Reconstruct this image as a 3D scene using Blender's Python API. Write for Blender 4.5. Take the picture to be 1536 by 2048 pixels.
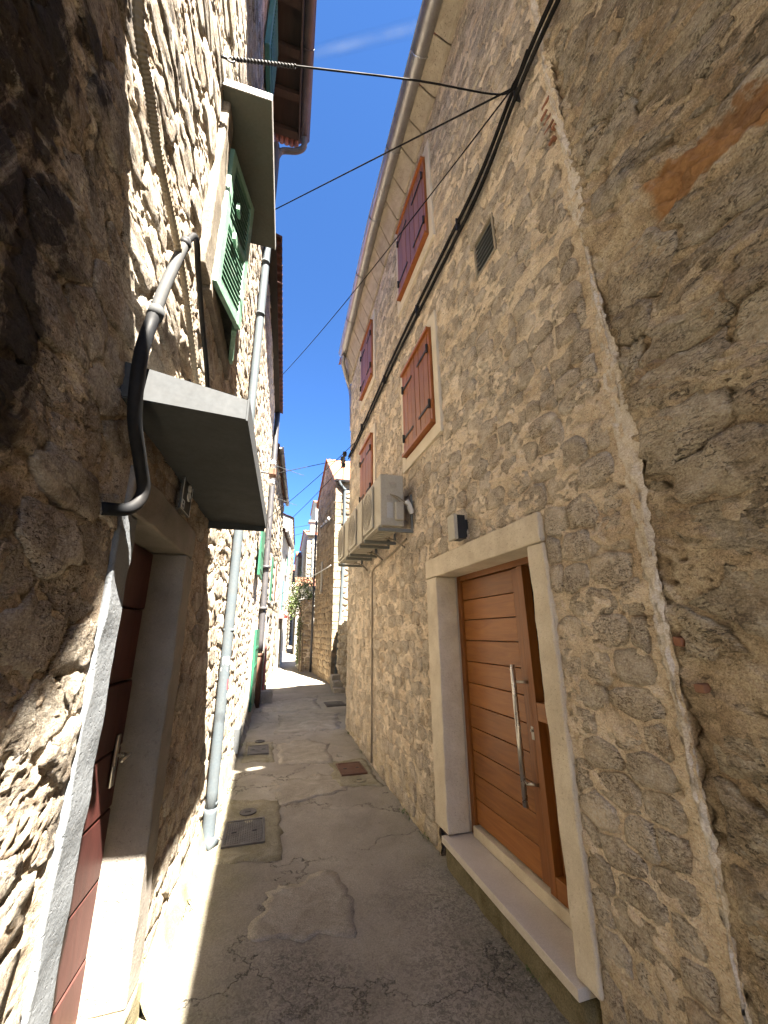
import bpy, math, random
import numpy as np
from mathutils import Vector, Matrix

S = bpy.context.scene
for o in list(bpy.data.objects):
    bpy.data.objects.remove(o)
random.seed(7)

# ------------------------------------------------------------------ camera
FPX, CX, CY = 796.0, 768.0, 1024.0
def _n(v): return v / np.linalg.norm(v)
def dirc(u, v): return _n(np.array([(u - CX) / FPX, -(v - CY) / FPX, -1.0]))
Zc = dirc(742, -1600); Yc = dirc(527, 1268); Yc = _n(Yc - Zc * (Yc @ Zc)); Xc = np.cross(Yc, Zc)
RW = np.array([Xc, Yc, Zc]); CAM = np.array([0, 0, 1.6])
cam = bpy.data.cameras.new('camera'); co = bpy.data.objects.new('camera', cam); S.collection.objects.link(co)
M4 = Matrix.Identity(4)
for i in range(3):
    for j in range(3): M4[i][j] = RW[i][j]
    M4[i][3] = CAM[i]
co.matrix_world = M4
cam.sensor_fit = 'VERTICAL'; cam.sensor_height = 36.0; cam.sensor_width = 27.0
cam.lens = FPX / 2048 * 36.0
cam.clip_start = 0.02; cam.clip_end = 9000
S.camera = co

# ------------------------------------------------------------------ light
w = bpy.data.worlds.new('World'); S.world = w; w.use_nodes = True
nt = w.node_tree; bg = nt.nodes['Background']
sky = nt.nodes.new('ShaderNodeTexSky'); sky.sky_type = 'NISHITA'; sky.sun_disc = False
SUN = _n(np.array([0.147, -0.515, 0.842]))
sky.sun_elevation = math.asin(SUN[2]); sky.sun_rotation = math.atan2(SUN[0], SUN[1])
sky.altitude = 1500; sky.air_density = 0.38; sky.dust_density = 0.05; sky.ozone_density = 5.0
bg.inputs['Strength'].default_value = 0.056
hs_ = nt.nodes.new('ShaderNodeHueSaturation'); hs_.inputs['Saturation'].default_value = 1.12
nt.links.new(sky.outputs[0], hs_.inputs['Color']); nt.links.new(hs_.outputs[0], bg.inputs['Color'])
sl = bpy.data.lights.new('sun', 'SUN'); so = bpy.data.objects.new('sun', sl); S.collection.objects.link(so)
sl.energy = 5.0; sl.angle = math.radians(0.53); sl.color = (1.0, 0.915, 0.79)
so.rotation_euler = Vector(-SUN).to_track_quat('-Z', 'Y').to_euler()
vs = S.view_settings; vs.view_transform = 'Standard'; vs.look = 'None'; vs.exposure = 3.9; vs.gamma = 1; vs.use_curve_mapping = False
S.cycles.max_bounces = 10; S.cycles.diffuse_bounces = 7; S.cycles.use_denoising = True
S.cycles.sample_clamp_indirect = 8

# ------------------------------------------------------------------ noise
def _hash(ix, iy, iz, seed):
    h = (ix.astype(np.int64) * 374761393 + iy.astype(np.int64) * 668265263 + iz.astype(np.int64) * 2147483647 + seed * 1274126177) & 0xFFFFFFFF
    h = ((h ^ (h >> 13)) * 1274126177) & 0xFFFFFFFF
    h = (h ^ (h >> 16)) & 0xFFFFFF
    return h / float(0xFFFFFF)
def vnoise(x, y, z, seed=0):
    x = np.asarray(x, float); y = np.asarray(y, float) + 0 * x; z = np.asarray(z, float) + 0 * x
    ix, iy, iz = np.floor(x), np.floor(y), np.floor(z)
    fx, fy, fz = x - ix, y - iy, z - iz
    fx, fy, fz = [f * f * (3 - 2 * f) for f in (fx, fy, fz)]
    r = 0
    for a in (0, 1):
        for b in (0, 1):
            for c in (0, 1):
                r = r + _hash(ix + a, iy + b, iz + c, seed) * (fx if a else 1 - fx) * (fy if b else 1 - fy) * (fz if c else 1 - fz)
    return r * 2 - 1
def fbm(x, y, z=0.0, seed=0, o=4):
    r = 0; a = 0.5; f = 1.0
    for k in range(o):
        r = r + a * vnoise(np.asarray(x) * f, np.asarray(y) * f, np.asarray(z) * f, seed + k * 17); a *= 0.5; f *= 2.03
    return r

# ------------------------------------------------------------------ materials
class MT:
    def __init__(s, name):
        s.m = bpy.data.materials.new(name); s.m.use_nodes = True; s.t = s.m.node_tree
        s.b = s.t.nodes['Principled BSDF']; s.o = s.t.nodes['Material Output']
        s.geo = s.t.nodes.new('ShaderNodeNewGeometry')
    def N(s, typ, **k):
        n = s.t.nodes.new(typ)
        for a, b in k.items(): setattr(n, a, b)
        return n
    def L(s, a, b): s.t.links.new(a, b)
    def pos(s, sc=(1, 1, 1), loc=(0, 0, 0), rot=(0, 0, 0)):
        m = s.N('ShaderNodeMapping'); s.L(s.geo.outputs['Position'], m.inputs[0])
        m.inputs['Scale'].default_value = sc; m.inputs['Location'].default_value = loc; m.inputs['Rotation'].default_value = rot
        return m.outputs[0]
    def noise(s, scale, detail=6, rough=0.55, vec=None, dist=0.0, col=False):
        n = s.N('ShaderNodeTexNoise'); n.inputs['Scale'].default_value = scale; n.inputs['Detail'].default_value = detail
        n.inputs['Roughness'].default_value = rough; n.inputs['Distortion'].default_value = dist
        s.L(vec if vec is not None else s.geo.outputs['Position'], n.inputs['Vector'])
        return n.outputs['Color' if col else 'Fac']
    def voro(s, scale, feature='F1', vec=None, rnd=1.0):
        n = s.N('ShaderNodeTexVoronoi'); n.feature = feature; n.inputs['Scale'].default_value = scale
        n.inputs['Randomness'].default_value = rnd
        s.L(vec if vec is not None else s.geo.outputs['Position'], n.inputs['Vector'])
        return n.outputs['Distance']
    def ramp(s, fac, stops, interp='LINEAR'):
        r = s.N('ShaderNodeValToRGB'); r.color_ramp.interpolation = interp
        e = r.color_ramp.elements
        while len(e) < len(stops): e.new(0.5)
        for i, (p, c) in enumerate(stops):
            e[i].position = p; e[i].color = (c, c, c, 1) if isinstance(c, (int, float)) else (*c, 1)
        s.L(fac, r.inputs[0]); return r.outputs[0]
    def mix(s, f, a, b, mode='MIX'):
        m = s.N('ShaderNodeMix', data_type='RGBA', blend_type=mode)
        for val, idx in ((f, 0), (a, 6), (b, 7)):
            if isinstance(val, (int, float)): m.inputs[idx].default_value = val if idx == 0 else (val, val, val, 1)
            elif isinstance(val, tuple): m.inputs[idx].default_value = (*val, 1)
            else: s.L(val, m.inputs[idx])
        return m.outputs[2]
    def math(s, op, a, b=0.0, c=None, clamp=False):
        m = s.N('ShaderNodeMath', operation=op); m.use_clamp = clamp
        for i, v in enumerate((a, b) if c is None else (a, b, c)):
            if isinstance(v, (int, float)): m.inputs[i].default_value = v
            else: s.L(v, m.inputs[i])
        return m.outputs[0]
    def xyz(s):
        n = s.N('ShaderNodeSeparateXYZ'); s.L(s.geo.outputs['Position'], n.inputs[0]); return n.outputs
    def attr(s, name='rnd'):
        n = s.N('ShaderNodeAttribute'); n.attribute_name = name; return n.outputs['Color'], n.outputs['Fac']
    def sep(s, c):
        n = s.N('ShaderNodeSeparateColor'); s.L(c, n.inputs[0]); return n.outputs
    def bump(s, h, dist=0.01, strength=1.0):
        n = s.N('ShaderNodeBump'); n.inputs['Distance'].default_value = dist; n.inputs['Strength'].default_value = strength
        s.L(h, n.inputs['Height']); s.L(n.outputs[0], s.b.inputs['Normal'])
    def done(s, col=None, rough=0.8, metal=0.0, spec=None):
        if col is not None:
            if isinstance(col, tuple): s.b.inputs['Base Color'].default_value = (*col, 1)
            else: s.L(col, s.b.inputs['Base Color'])
        if isinstance(rough, (int, float)): s.b.inputs['Roughness'].default_value = rough
        else: s.L(rough, s.b.inputs['Roughness'])
        s.b.inputs['Metallic'].default_value = metal
        if spec is not None: s.b.inputs['Specular IOR Level'].default_value = spec
        return s.m

def stone_mat(name, pal, pit=(0.10, 0.085, 0.07), pitamt=0.8, bd=0.012, tint=0.35, warm=(0.45, 0.26, 0.10), warmamt=0.35, s1=9.0, extra=None, ps=34.0, pt=(0.40, 0.455)):
    m = MT(name); a, _ = m.attr(); r = m.sep(a)
    n1 = m.noise(s1, 9, 0.68, dist=0.8)
    c = m.ramp(n1, [(0.3, pal[0]), (0.45, pal[1]), (0.57, pal[2]), (0.72, pal[3])])
    c = m.mix(1.0, c, m.ramp(r[0], [(0, (1 - tint,) * 3), (1, (1 + tint * 0.4,) * 3)]), 'MULTIPLY')
    wm = m.math('MULTIPLY', m.ramp(m.noise(5.0, 6, 0.65), [(0.5, 0.0), (0.62, 1.0)]), m.ramp(r[1], [(0.45, 0.15), (0.95, 1.0)]))
    c = m.mix(m.math('MULTIPLY', wm, warmamt), c, warm)
    # pitting and cracks: stretched along the bed
    st = m.pos((1, 1, 2.4), rot=(0.25, 0, 0))
    p1 = m.noise(ps, 8, 0.72, vec=st, dist=1.6)
    pm = m.ramp(p1, [(pt[0], 1.0), (pt[1], 0.0)])
    reg = m.ramp(m.noise(6.5, 4, 0.55), [(0.36, 0.1), (0.58, 1.0)])
    p2 = m.ramp(m.noise(ps * 2.3, 5, 0.7, vec=st, dist=1.2), [(0.39, 1.0), (0.44, 0.0)])
    pm = m.math('MULTIPLY', m.math('MULTIPLY', m.math('MAXIMUM', pm, m.math('MULTIPLY', p2, 0.5)), reg), pitamt)
    c = m.mix(pm, c, pit)
    hl = m.math('MULTIPLY', m.ramp(m.noise(ps * 1.3, 6, 0.7, vec=st, dist=1.0), [(0.56, 0.0), (0.64, 1.0)]), 0.35)
    c = m.mix(hl, c, tuple(min(0.75, x * 1.25) for x in pal[3]))
    c = m.mix(0.4, c, m.ramp(m.noise(130, 5, 0.7), [(0.35, (0.15,) * 3), (0.65, (0.98,) * 3)]), 'OVERLAY')
    if extra: c = extra(m, c)
    h = m.math('ADD', m.math('MULTIPLY', m.noise(24, 10, 0.72, vec=st, dist=0.9), 1.0), m.math('MULTIPLY', m.noise(95, 6, 0.7), 0.4))
    h = m.math('SUBTRACT', h, m.math('MULTIPLY', pm, 0.6))
    m.bump(h, bd, 1.0)
    return m.done(c, m.ramp(n1, [(0, 0.95), (1, 0.8)]), spec=0.25)

def mortar_mat(name, c0, c1, c2, bd=0.01, extra=None, dark=(0.12, 0.1, 0.08), darkamt=0.5, lines=0.0):
    m = MT(name)
    n = m.noise(3.6, 10, 0.68, dist=0.9)
    c = m.ramp(n, [(0.34, c0), (0.5, c1), (0.64, c2)])
    st = m.pos((1, 1, 2.1), rot=(0.3, 0, 0))
    c = m.mix(m.math('MULTIPLY', m.ramp(m.noise(15, 9, 0.74, vec=st, dist=1.4), [(0.36, 1.0), (0.45, 0.0)]), darkamt), c, dark)
    c = m.mix(m.math('MULTIPLY', m.ramp(m.noise(60, 6, 0.75, vec=st, dist=1.0), [(0.38, 1.0), (0.44, 0.0)]), min(1.0, darkamt * 1.1)), c, dark)
    if lines:
        v = m.N('ShaderNodeVectorMath', operation='ADD'); m.L(m.pos((1, 1, 1.9), rot=(0.3, 0, 0)), v.inputs[0])
        sc = m.N('ShaderNodeVectorMath', operation='SCALE'); m.L(m.noise(5, 7, 0.7, col=True), sc.inputs[0]); sc.inputs['Scale'].default_value = 0.6; m.L(sc.outputs[0], v.inputs[1])
        cr = m.ramp(m.voro(4.5, 'DISTANCE_TO_EDGE', vec=v.outputs[0]), [(0.0, 1.0), (0.035, 0.0)])
        c = m.mix(m.math('MULTIPLY', m.math('MULTIPLY', cr, m.ramp(m.noise(4, 4), [(0.4, 0.0), (0.55, 1.0)])), lines), c, dark)
    c = m.mix(0.42, c, m.ramp(m.noise(150, 5, 0.7), [(0.35, (0.15,) * 3), (0.65, (0.98,) * 3)]), 'OVERLAY')
    if extra: c = extra(m, c)
    h = m.math('ADD', m.noise(17, 10, 0.72, vec=st, dist=0.9), m.math('MULTIPLY', m.noise(80, 6, 0.7), 0.4))
    m.bump(h, bd, 1.0)
    return m.done(c, 0.92, spec=0.2)

def plain_stone(name, c0, c1, bd=0.003, sc=6, stain=0.35):
    m = MT(name)
    c = m.ramp(m.noise(sc, 8, 0.6), [(0.3, c0), (0.7, c1)])
    c = m.mix(m.math('MULTIPLY', m.ramp(m.noise(2.3, 6, 0.6, dist=0.5), [(0.5, 0.0), (0.7, 1.0)]), stain), c, tuple(0.55 * x for x in c0))
    c = m.mix(0.2, c, m.ramp(m.noise(200, 3, 0.6), [(0.3, (0.3,) * 3), (0.7, (0.9,) * 3)]), 'OVERLAY')
    m.bump(m.math('ADD', m.noise(40, 8, 0.65), m.ramp(m.noise(70, 3, 0.5), [(0.3, 0.0), (0.38, 0.5)])), bd, 0.9)
    return m.done(c, 0.75, spec=0.3)

def wood_mat(name, c0, c1, grain=(3, 40, 40), bd=0.0015, rough=0.45, wear=None):
    m = MT(name); a, _ = m.attr(); r = m.sep(a)
    v = m.N('ShaderNodeVectorMath', operation='ADD'); m.L(m.pos(grain), v.inputs[0])
    off = m.N('ShaderNodeVectorMath', operation='SCALE'); m.L(a, off.inputs[0]); off.inputs['Scale'].default_value = 9.0
    m.L(off.outputs[0], v.inputs[1])
    n = m.noise(1.0, 6, 0.6, vec=v.outputs[0], dist=1.2)
    c = m.ramp(n, [(0.32, c0), (0.5, tuple((x + y) / 2 for x, y in zip(c0, c1))), (0.7, c1)])
    c = m.mix(1.0, c, m.ramp(r[0], [(0, (0.86,) * 3), (1, (1.1,) * 3)]), 'MULTIPLY')
    if wear: c = m.mix(m.ramp(m.noise(12, 8, 0.7), [(0.52, 0.0), (0.64, 0.8)]), c, wear)
    m.bump(n, bd, 0.8)
    return m.done(c, rough, spec=0.4)

def metal_mat(name, c, rough=0.4, metal=0.6, dirt=0.3, dc=(0.1, 0.08, 0.06), bd=0.0008, spec=None):
    m = MT(name)
    k = m.mix(m.math('MULTIPLY', m.ramp(m.noise(7, 8, 0.65, dist=0.6), [(0.42, 0.0), (0.7, 1.0)]), dirt), c, dc)
    k = m.mix(0.15, k, m.ramp(m.noise(60, 4), [(0.3, 0.3), (0.7, 0.9)]), 'OVERLAY')
    m.bump(m.noise(9, 5), bd * 3, 0.5)
    return m.done(k, m.ramp(m.noise(11, 5), [(0.3, rough - 0.08), (0.7, rough + 0.15)]), metal, spec=0.15 if rough > 0.58 else None)

def tile_mat(name, c0, c1, c2):
    m = MT(name); a, _ = m.attr(); r = m.sep(a)
    c = m.ramp(m.noise(6, 6, 0.6), [(0.3, c0), (0.5, c1), (0.7, c2)])
    c = m.mix(1.0, c, m.ramp(r[0], [(0, (0.7,) * 3), (1, (1.2,) * 3)]), 'MULTIPLY')
    c = m.mix(m.math('MULTIPLY', m.ramp(m.noise(20, 6, 0.7), [(0.5, 0.0), (0.7, 1.0)]), 0.35), c, (0.08, 0.07, 0.05))
    m.bump(m.noise(60, 5), 0.003, 0.7)
    return m.done(c, 0.85)

def stain_orange(m, c):
    # the rust coloured render patch: a band rising away from the alley end of the old wall
    x, y, z = m.xyz()[:3]
    wob = m.math('MULTIPLY', m.math('SUBTRACT', m.noise(5, 6, 0.6), 0.5), 0.55)
    # centre line z = 3.27 - 0.18*(y-0.55)... band along y
    d = m.math('ABSOLUTE', m.math('ADD', m.math('SUBTRACT', z, m.math('MULTIPLY_ADD', y, 0.22, 3.11)), m.math('MULTIPLY', wob, 0.6)))
    band = m.ramp(d, [(0.075, 1.0), (0.10, 0.0)])
    lim = m.ramp(m.math('ADD', m.math('MULTIPLY', y, 1.0), m.math('MULTIPLY', wob, 0.3)), [(0.84, 1.0), (0.88, 0.0)])
    f = m.math('MULTIPLY', m.math('MULTIPLY', band, lim), 0.9)
    oc = m.ramp(m.noise(25, 6, 0.65), [(0.3, (0.34, 0.165, 0.065)), (0.7, (0.56, 0.31, 0.14))])
    c = m.mix(f, c, oc)
    return c

def moss_extra(m, c):
    z = m.xyz()[2]
    f = m.math('MULTIPLY', m.ramp(m.math('ADD', z, m.math('MULTIPLY', m.noise(4, 4), 0.5)), [(0.25, 1.0), (0.75, 0.0)]), 0.45)
    return m.mix(f, c, (0.2, 0.17, 0.07))

def crust_shade_extra(m, c):
    # old black crust patches, kept to the near left wall to paint in deeper shade
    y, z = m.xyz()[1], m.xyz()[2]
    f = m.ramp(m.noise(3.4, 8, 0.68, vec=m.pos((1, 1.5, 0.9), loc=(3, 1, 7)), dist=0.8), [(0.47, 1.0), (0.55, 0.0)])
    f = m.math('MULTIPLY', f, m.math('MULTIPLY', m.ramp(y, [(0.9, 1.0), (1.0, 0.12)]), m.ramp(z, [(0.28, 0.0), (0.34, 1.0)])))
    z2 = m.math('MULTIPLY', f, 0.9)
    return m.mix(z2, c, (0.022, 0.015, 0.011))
def moss_crust_shade(m, c): return crust_shade_extra(m, moss_extra(m, c))
MAT = {}
MAT['stoneA'] = stone_mat('pale pitted limestone', [(0.50, 0.405, 0.30), (0.66, 0.56, 0.435), (0.75, 0.655, 0.53), (0.80, 0.725, 0.61)], tint=0.18, bd=0.024, pitamt=0.85, ps=40.0, pt=(0.43, 0.47), pit=(0.17, 0.13, 0.095))
MAT['mortarA'] = mortar_mat('cream lime mortar', (0.50, 0.395, 0.285), (0.67, 0.555, 0.425), (0.76, 0.655, 0.52), bd=0.017, darkamt=0.5, extra=moss_extra)
MAT['stoneB'] = stone_mat('weathered old rubble stone', [(0.32, 0.25, 0.175), (0.52, 0.435, 0.325), (0.68, 0.595, 0.465), (0.76, 0.69, 0.57)], bd=0.034, tint=0.3, pitamt=0.9, s1=5.0, extra=stain_orange, ps=26.0, pt=(0.42, 0.465))
MAT['mortarB'] = mortar_mat('old brown lime render', (0.34, 0.255, 0.175), (0.53, 0.43, 0.31), (0.68, 0.585, 0.455), bd=0.026, extra=stain_orange, darkamt=0.65, lines=0.6)
MAT['seam'] = mortar_mat('pale smeared pointing', (0.56, 0.49, 0.40), (0.68, 0.61, 0.52), (0.74, 0.69, 0.62), bd=0.012, darkamt=0.15)
MAT['stoneL'] = stone_mat('rough sunlit rubble stone', [(0.22, 0.165, 0.12), (0.46, 0.39, 0.305), (0.64, 0.565, 0.46), (0.76, 0.69, 0.585)], bd=0.022, ps=44.0, extra=crust_shade_extra, tint=0.3, pitamt=0.95, s1=7.0, pit=(0.06, 0.04, 0.03))
MAT['mortarL'] = mortar_mat('crumbling brown mortar', (0.27, 0.20, 0.14), (0.50, 0.415, 0.315), (0.68, 0.60, 0.485), bd=0.016, darkamt=0.85, extra=moss_crust_shade)
MAT['plinth'] = mortar_mat('mossy cement plinth', (0.11, 0.095, 0.05), (0.165, 0.145, 0.09), (0.22, 0.195, 0.13), bd=0.006, darkamt=0.3)
MAT['surround'] = plain_stone('dressed limestone', (0.50, 0.43, 0.33), (0.66, 0.59, 0.475), 0.008)
MAT['surroundC'] = plain_stone('smooth cream window stone', (0.54, 0.48, 0.38), (0.62, 0.56, 0.46), 0.002, stain=0.15)
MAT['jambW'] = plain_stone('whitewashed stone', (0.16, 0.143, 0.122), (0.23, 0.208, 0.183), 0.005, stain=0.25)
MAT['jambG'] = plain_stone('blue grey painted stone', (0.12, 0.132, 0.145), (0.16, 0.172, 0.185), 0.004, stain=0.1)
MAT['reveal'] = plain_stone('fine grey render', (0.42, 0.38, 0.34), (0.48, 0.44, 0.40), 0.004, sc=20, stain=0.15)
MAT['sill'] = plain_stone('polished pale sill stone', (0.50, 0.455, 0.40), (0.56, 0.515, 0.46), 0.001, stain=0.12)
MAT['cornice'] = plain_stone('cornice stone', (0.33, 0.28, 0.215), (0.48, 0.42, 0.33), 0.014, sc=9)
MAT['door'] = wood_mat('warm varnished oak', (0.185, 0.064, 0.013), (0.30, 0.118, 0.027), grain=(6, 2.2, 26), rough=0.38)
MAT['doorV'] = wood_mat('warm varnished oak upright', (0.165, 0.056, 0.012), (0.265, 0.10, 0.024), grain=(26, 26, 2.2), rough=0.38)
MAT['shutter'] = wood_mat('red brown varnished shutter wood', (0.19, 0.064, 0.015), (0.28, 0.105, 0.026), grain=(24, 24, 2.0), rough=0.4)
MAT['frameO'] = wood_mat('orange varnished frame wood', (0.25, 0.073, 0.016), (0.33, 0.11, 0.026), grain=(12, 12, 4.0), rough=0.4)
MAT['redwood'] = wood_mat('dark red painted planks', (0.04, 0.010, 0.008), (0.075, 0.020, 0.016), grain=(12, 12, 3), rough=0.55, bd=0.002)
MAT['redlit'] = wood_mat('sunlit red painted planks', (0.05, 0.015, 0.012), (0.085, 0.029, 0.024), grain=(12, 12, 3), rough=0.6, bd=0.002)  # lighter copy of the red, with the sun on the lowest planks painted in
MAT['green'] = wood_mat('pale green painted shutter', (0.085, 0.18, 0.12), (0.14, 0.26, 0.185), grain=(16, 16, 3), rough=0.55, wear=(0.22, 0.30, 0.24))
MAT['greenD'] = wood_mat('deep green painted shutter', (0.01, 0.08, 0.042), (0.018, 0.125, 0.07), grain=(16, 16, 3), rough=0.55)
MAT['teal'] = wood_mat('teal painted shutter', (0.03, 0.10, 0.095), (0.05, 0.16, 0.15), grain=(16, 16, 3), rough=0.55)
MAT['eavewood'] = wood_mat('dark weathered eave boards', (0.010, 0.008, 0.0065), (0.026, 0.019, 0.015), grain=(10, 2, 10), rough=0.8)
MAT['gutterBr'] = metal_mat('brown painted gutter', (0.042, 0.043, 0.05), 0.6, 0.0, 0.3)
MAT['gutterZ'] = metal_mat('zinc gutter', (0.40, 0.40, 0.41), 0.36, 0.85, 0.45, dc=(0.2, 0.17, 0.14))
MAT['pipeZ'] = metal_mat('grey downpipe', (0.055, 0.068, 0.078), 0.6, 0.0, 0.35, dc=(0.08, 0.077, 0.07))
MAT['pipeD'] = metal_mat('dark grey downpipe', (0.035, 0.035, 0.04), 0.5, 0.1, 0.2)
MAT['pipeR'] = metal_mat('rusty cast pipe', (0.09, 0.045, 0.03), 0.7, 0.1, 0.7, dc=(0.05, 0.03, 0.025))
MAT['sheet'] = metal_mat('grey sheet metal', (0.054, 0.058, 0.062), 0.8, 0.0, 0.25, dc=(0.038, 0.037, 0.036))
MAT['slab'] = metal_mat('grey fibre cement sheet', (0.085, 0.092, 0.08), 0.8, 0.0, 0.3)
MAT['edge'] = metal_mat('white metal edge', (0.4, 0.4, 0.39), 0.5, 0.1, 0.1)
MAT['black'] = metal_mat('black iron', (0.018, 0.018, 0.02), 0.5, 0.3, 0.1)
MAT['cable'] = metal_mat('black cable', (0.006, 0.006, 0.0065), 0.7, 0.0, 0.25, dc=(0.06, 0.055, 0.05))
MAT['conduitG'] = metal_mat('grey plastic conduit', (0.04, 0.043, 0.046), 0.65, 0.0, 0.2)
MAT['conduitB'] = metal_mat('dark plastic conduit', (0.008, 0.009, 0.011), 0.62, 0.0, 0.1)
MAT['hose'] = metal_mat('cream corrugated conduit', (0.24, 0.205, 0.15), 0.6, 0.0, 0.25)
MAT['steel'] = metal_mat('brushed steel', (0.58, 0.57, 0.55), 0.28, 1.0, 0.05)
MAT['ac'] = metal_mat('cream painted unit', (0.35, 0.33, 0.275), 0.5, 0.0, 0.15, dc=(0.34, 0.31, 0.26))
MAT['acdark'] = metal_mat('dark grille', (0.33, 0.31, 0.27), 0.6, 0.0, 0.1)
MAT['bracket'] = metal_mat('grey green bracket', (0.17, 0.18, 0.165), 0.5, 0.4, 0.2)
MAT['plate'] = metal_mat('dull number plate', (0.055, 0.055, 0.055), 0.45, 0.3, 0.2)
MAT['platetext'] = metal_mat('pale number', (0.6, 0.6, 0.57), 0.6, 0.0, 0.1)
MAT['iron'] = metal_mat('worn iron cover', (0.10, 0.093, 0.09), 0.55, 0.5, 0.5, dc=(0.06, 0.045, 0.035))
MAT['ironR'] = metal_mat('rust brown cover', (0.125, 0.065, 0.045), 0.7, 0.2, 0.4)
MAT['tile'] = tile_mat('orange clay tile', (0.13, 0.035, 0.017), (0.20, 0.065, 0.03), (0.27, 0.115, 0.06))
MAT['tileD'] = tile_mat('old dark clay tile', (0.06, 0.021, 0.015), (0.10, 0.036, 0.024), (0.13, 0.06, 0.042))
MAT['brick'] = tile_mat('old red brick', (0.19, 0.085, 0.05), (0.27, 0.12, 0.07), (0.34, 0.2, 0.13))
MAT['glass'] = metal_mat('dark glass', (0.02, 0.022, 0.025), 0.12, 0.0, 0.05)
MAT['white'] = metal_mat('white paint', (0.68, 0.67, 0.64), 0.6, 0.0, 0.1)
MAT['porc'] = metal_mat('white porcelain', (0.7, 0.7, 0.68), 0.2, 0.0, 0.1)
MAT['red'] = metal_mat('red print', (0.5, 0.03, 0.04), 0.5, 0.0, 0.05)
MAT['blue'] = metal_mat('blue print', (0.05, 0.12, 0.35), 0.5, 0.0, 0.05)
MAT['pinkawn'] = metal_mat('faded red awning', (0.42, 0.12, 0.11), 0.8, 0.0, 0.2)
MAT['plasterW'] = mortar_mat('white plaster', (0.15, 0.142, 0.125), (0.205, 0.195, 0.175), (0.26, 0.248, 0.228), bd=0.006, darkamt=0.2)
MAT['plasterG'] = mortar_mat('grey plaster', (0.115, 0.105, 0.088), (0.165, 0.153, 0.13), (0.22, 0.204, 0.178), bd=0.008, darkamt=0.3)
MAT['mortarFar'] = mortar_mat('far pale mortar', (0.13, 0.11, 0.08), (0.18, 0.158, 0.12), (0.235, 0.208, 0.165), bd=0.008, darkamt=0.4)
MAT['plasterD'] = mortar_mat('rough tan plaster', (0.11, 0.09, 0.07), (0.165, 0.14, 0.108), (0.22, 0.19, 0.15), bd=0.008, darkamt=0.3)
MAT['stoneFar'] = stone_mat('far cream stone', [(0.10, 0.078, 0.055), (0.17, 0.14, 0.10), (0.235, 0.205, 0.16), (0.30, 0.27, 0.22)], bd=0.02, tint=0.25, pitamt=0.6, s1=4.0)
MAT['stoneBr'] = stone_mat('far brown stone', [(0.20, 0.145, 0.088), (0.31, 0.235, 0.15), (0.39, 0.31, 0.21), (0.46, 0.385, 0.275)], bd=0.02, tint=0.3, pitamt=0.6, s1=4.0)

def ground_mat():
    m = MT('worn alley concrete'); x, y, z = m.xyz()[:3]
    n = m.noise(1.6, 9, 0.62, dist=0.5)
    c = m.ramp(n, [(0.3, (0.20, 0.18, 0.15)), (0.5, (0.27, 0.245, 0.208)), (0.7, (0.34, 0.315, 0.27))])
    # mottled black lichen near the camera end
    bl = m.ramp(m.noise(38, 8, 0.8, dist=1.2), [(0.46, 0.0), (0.56, 1.0)])
    reg = m.ramp(m.math('ADD', m.math('MULTIPLY', y, -0.2), m.math('MULTIPLY', m.noise(1.1, 4), 1.3)), [(-0.0, 0.15), (0.25, 0.95)])
    c = m.mix(m.math('MULTIPLY', m.math('MULTIPLY', bl, reg), 0.7), c, (0.05, 0.047, 0.042))
    # moss: along the left wall foot and near the right foot
    lm = m.ramp(m.math('ADD', m.math('ADD', x, 0.0), m.math('MULTIPLY', m.noise(2.4, 6, 0.6), 0.9)), [(0.1, 1.0), (0.6, 0.0)])
    rm = m.ramp(m.math('SUBTRACT', x, m.math('MULTIPLY', m.noise(2.0, 6, 0.6), 0.9)), [(0.55, 0.0), (0.85, 1.0)])
    mo = m.math('MULTIPLY', m.math('ADD', lm, m.math('MULTIPLY', rm, 0.35), clamp=True), m.ramp(m.noise(3.1, 5, 0.6), [(0.3, 0.35), (0.65, 1.0)]))
    far = m.ramp(y, [(0.0, 1.0), (1.0, 1.0)])
    c = m.mix(m.math('MULTIPLY', mo, 0.55), c, (0.125, 0.115, 0.04))
    # aggregate speckle
    sp = m.ramp(m.voro(210), [(0.12, 1.0), (0.25, 0.0)])
    c = m.mix(m.math('MULTIPLY', sp, 0.3), c, (0.5, 0.47, 0.42))
    c = m.mix(0.35, c, m.ramp(m.noise(110, 5, 0.7), [(0.3, (0.2,) * 3), (0.7, (0.95,) * 3)]), 'OVERLAY')
    # cracks
    v = m.N('ShaderNodeVectorMath', operation='ADD'); m.L(m.geo.outputs['Position'], v.inputs[0])
    sc = m.N('ShaderNodeVectorMath', operation='SCALE'); m.L(m.noise(2.2, 6, 0.65, col=True), sc.inputs[0]); sc.inputs['Scale'].default_value = 1.1; m.L(sc.outputs[0], v.inputs[1])
    cr = m.ramp(m.voro(0.95, 'DISTANCE_TO_EDGE', vec=v.outputs[0]), [(0.0, 1.0), (0.011, 0.0)])
    crm = m.math('MULTIPLY', cr, m.ramp(m.noise(0.9, 3), [(0.36, 0.0), (0.5, 1.0)]))
    c = m.mix(m.math('MULTIPLY', crm, 0.85), c, (0.03, 0.026, 0.02))
    h = m.math('ADD', m.math('MULTIPLY', m.noise(7, 10, 0.66), 1.0), m.math('MULTIPLY', m.noise(75, 6, 0.7), 0.4))
    h = m.math('SUBTRACT', h, m.math('MULTIPLY', crm, 0.8))
    m.bump(h, 0.012, 0.8)
    return m.done(c, m.ramp(n, [(0.3, 0.7), (0.7, 0.88)]), spec=0.3)
MAT['ground'] = ground_mat()
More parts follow.
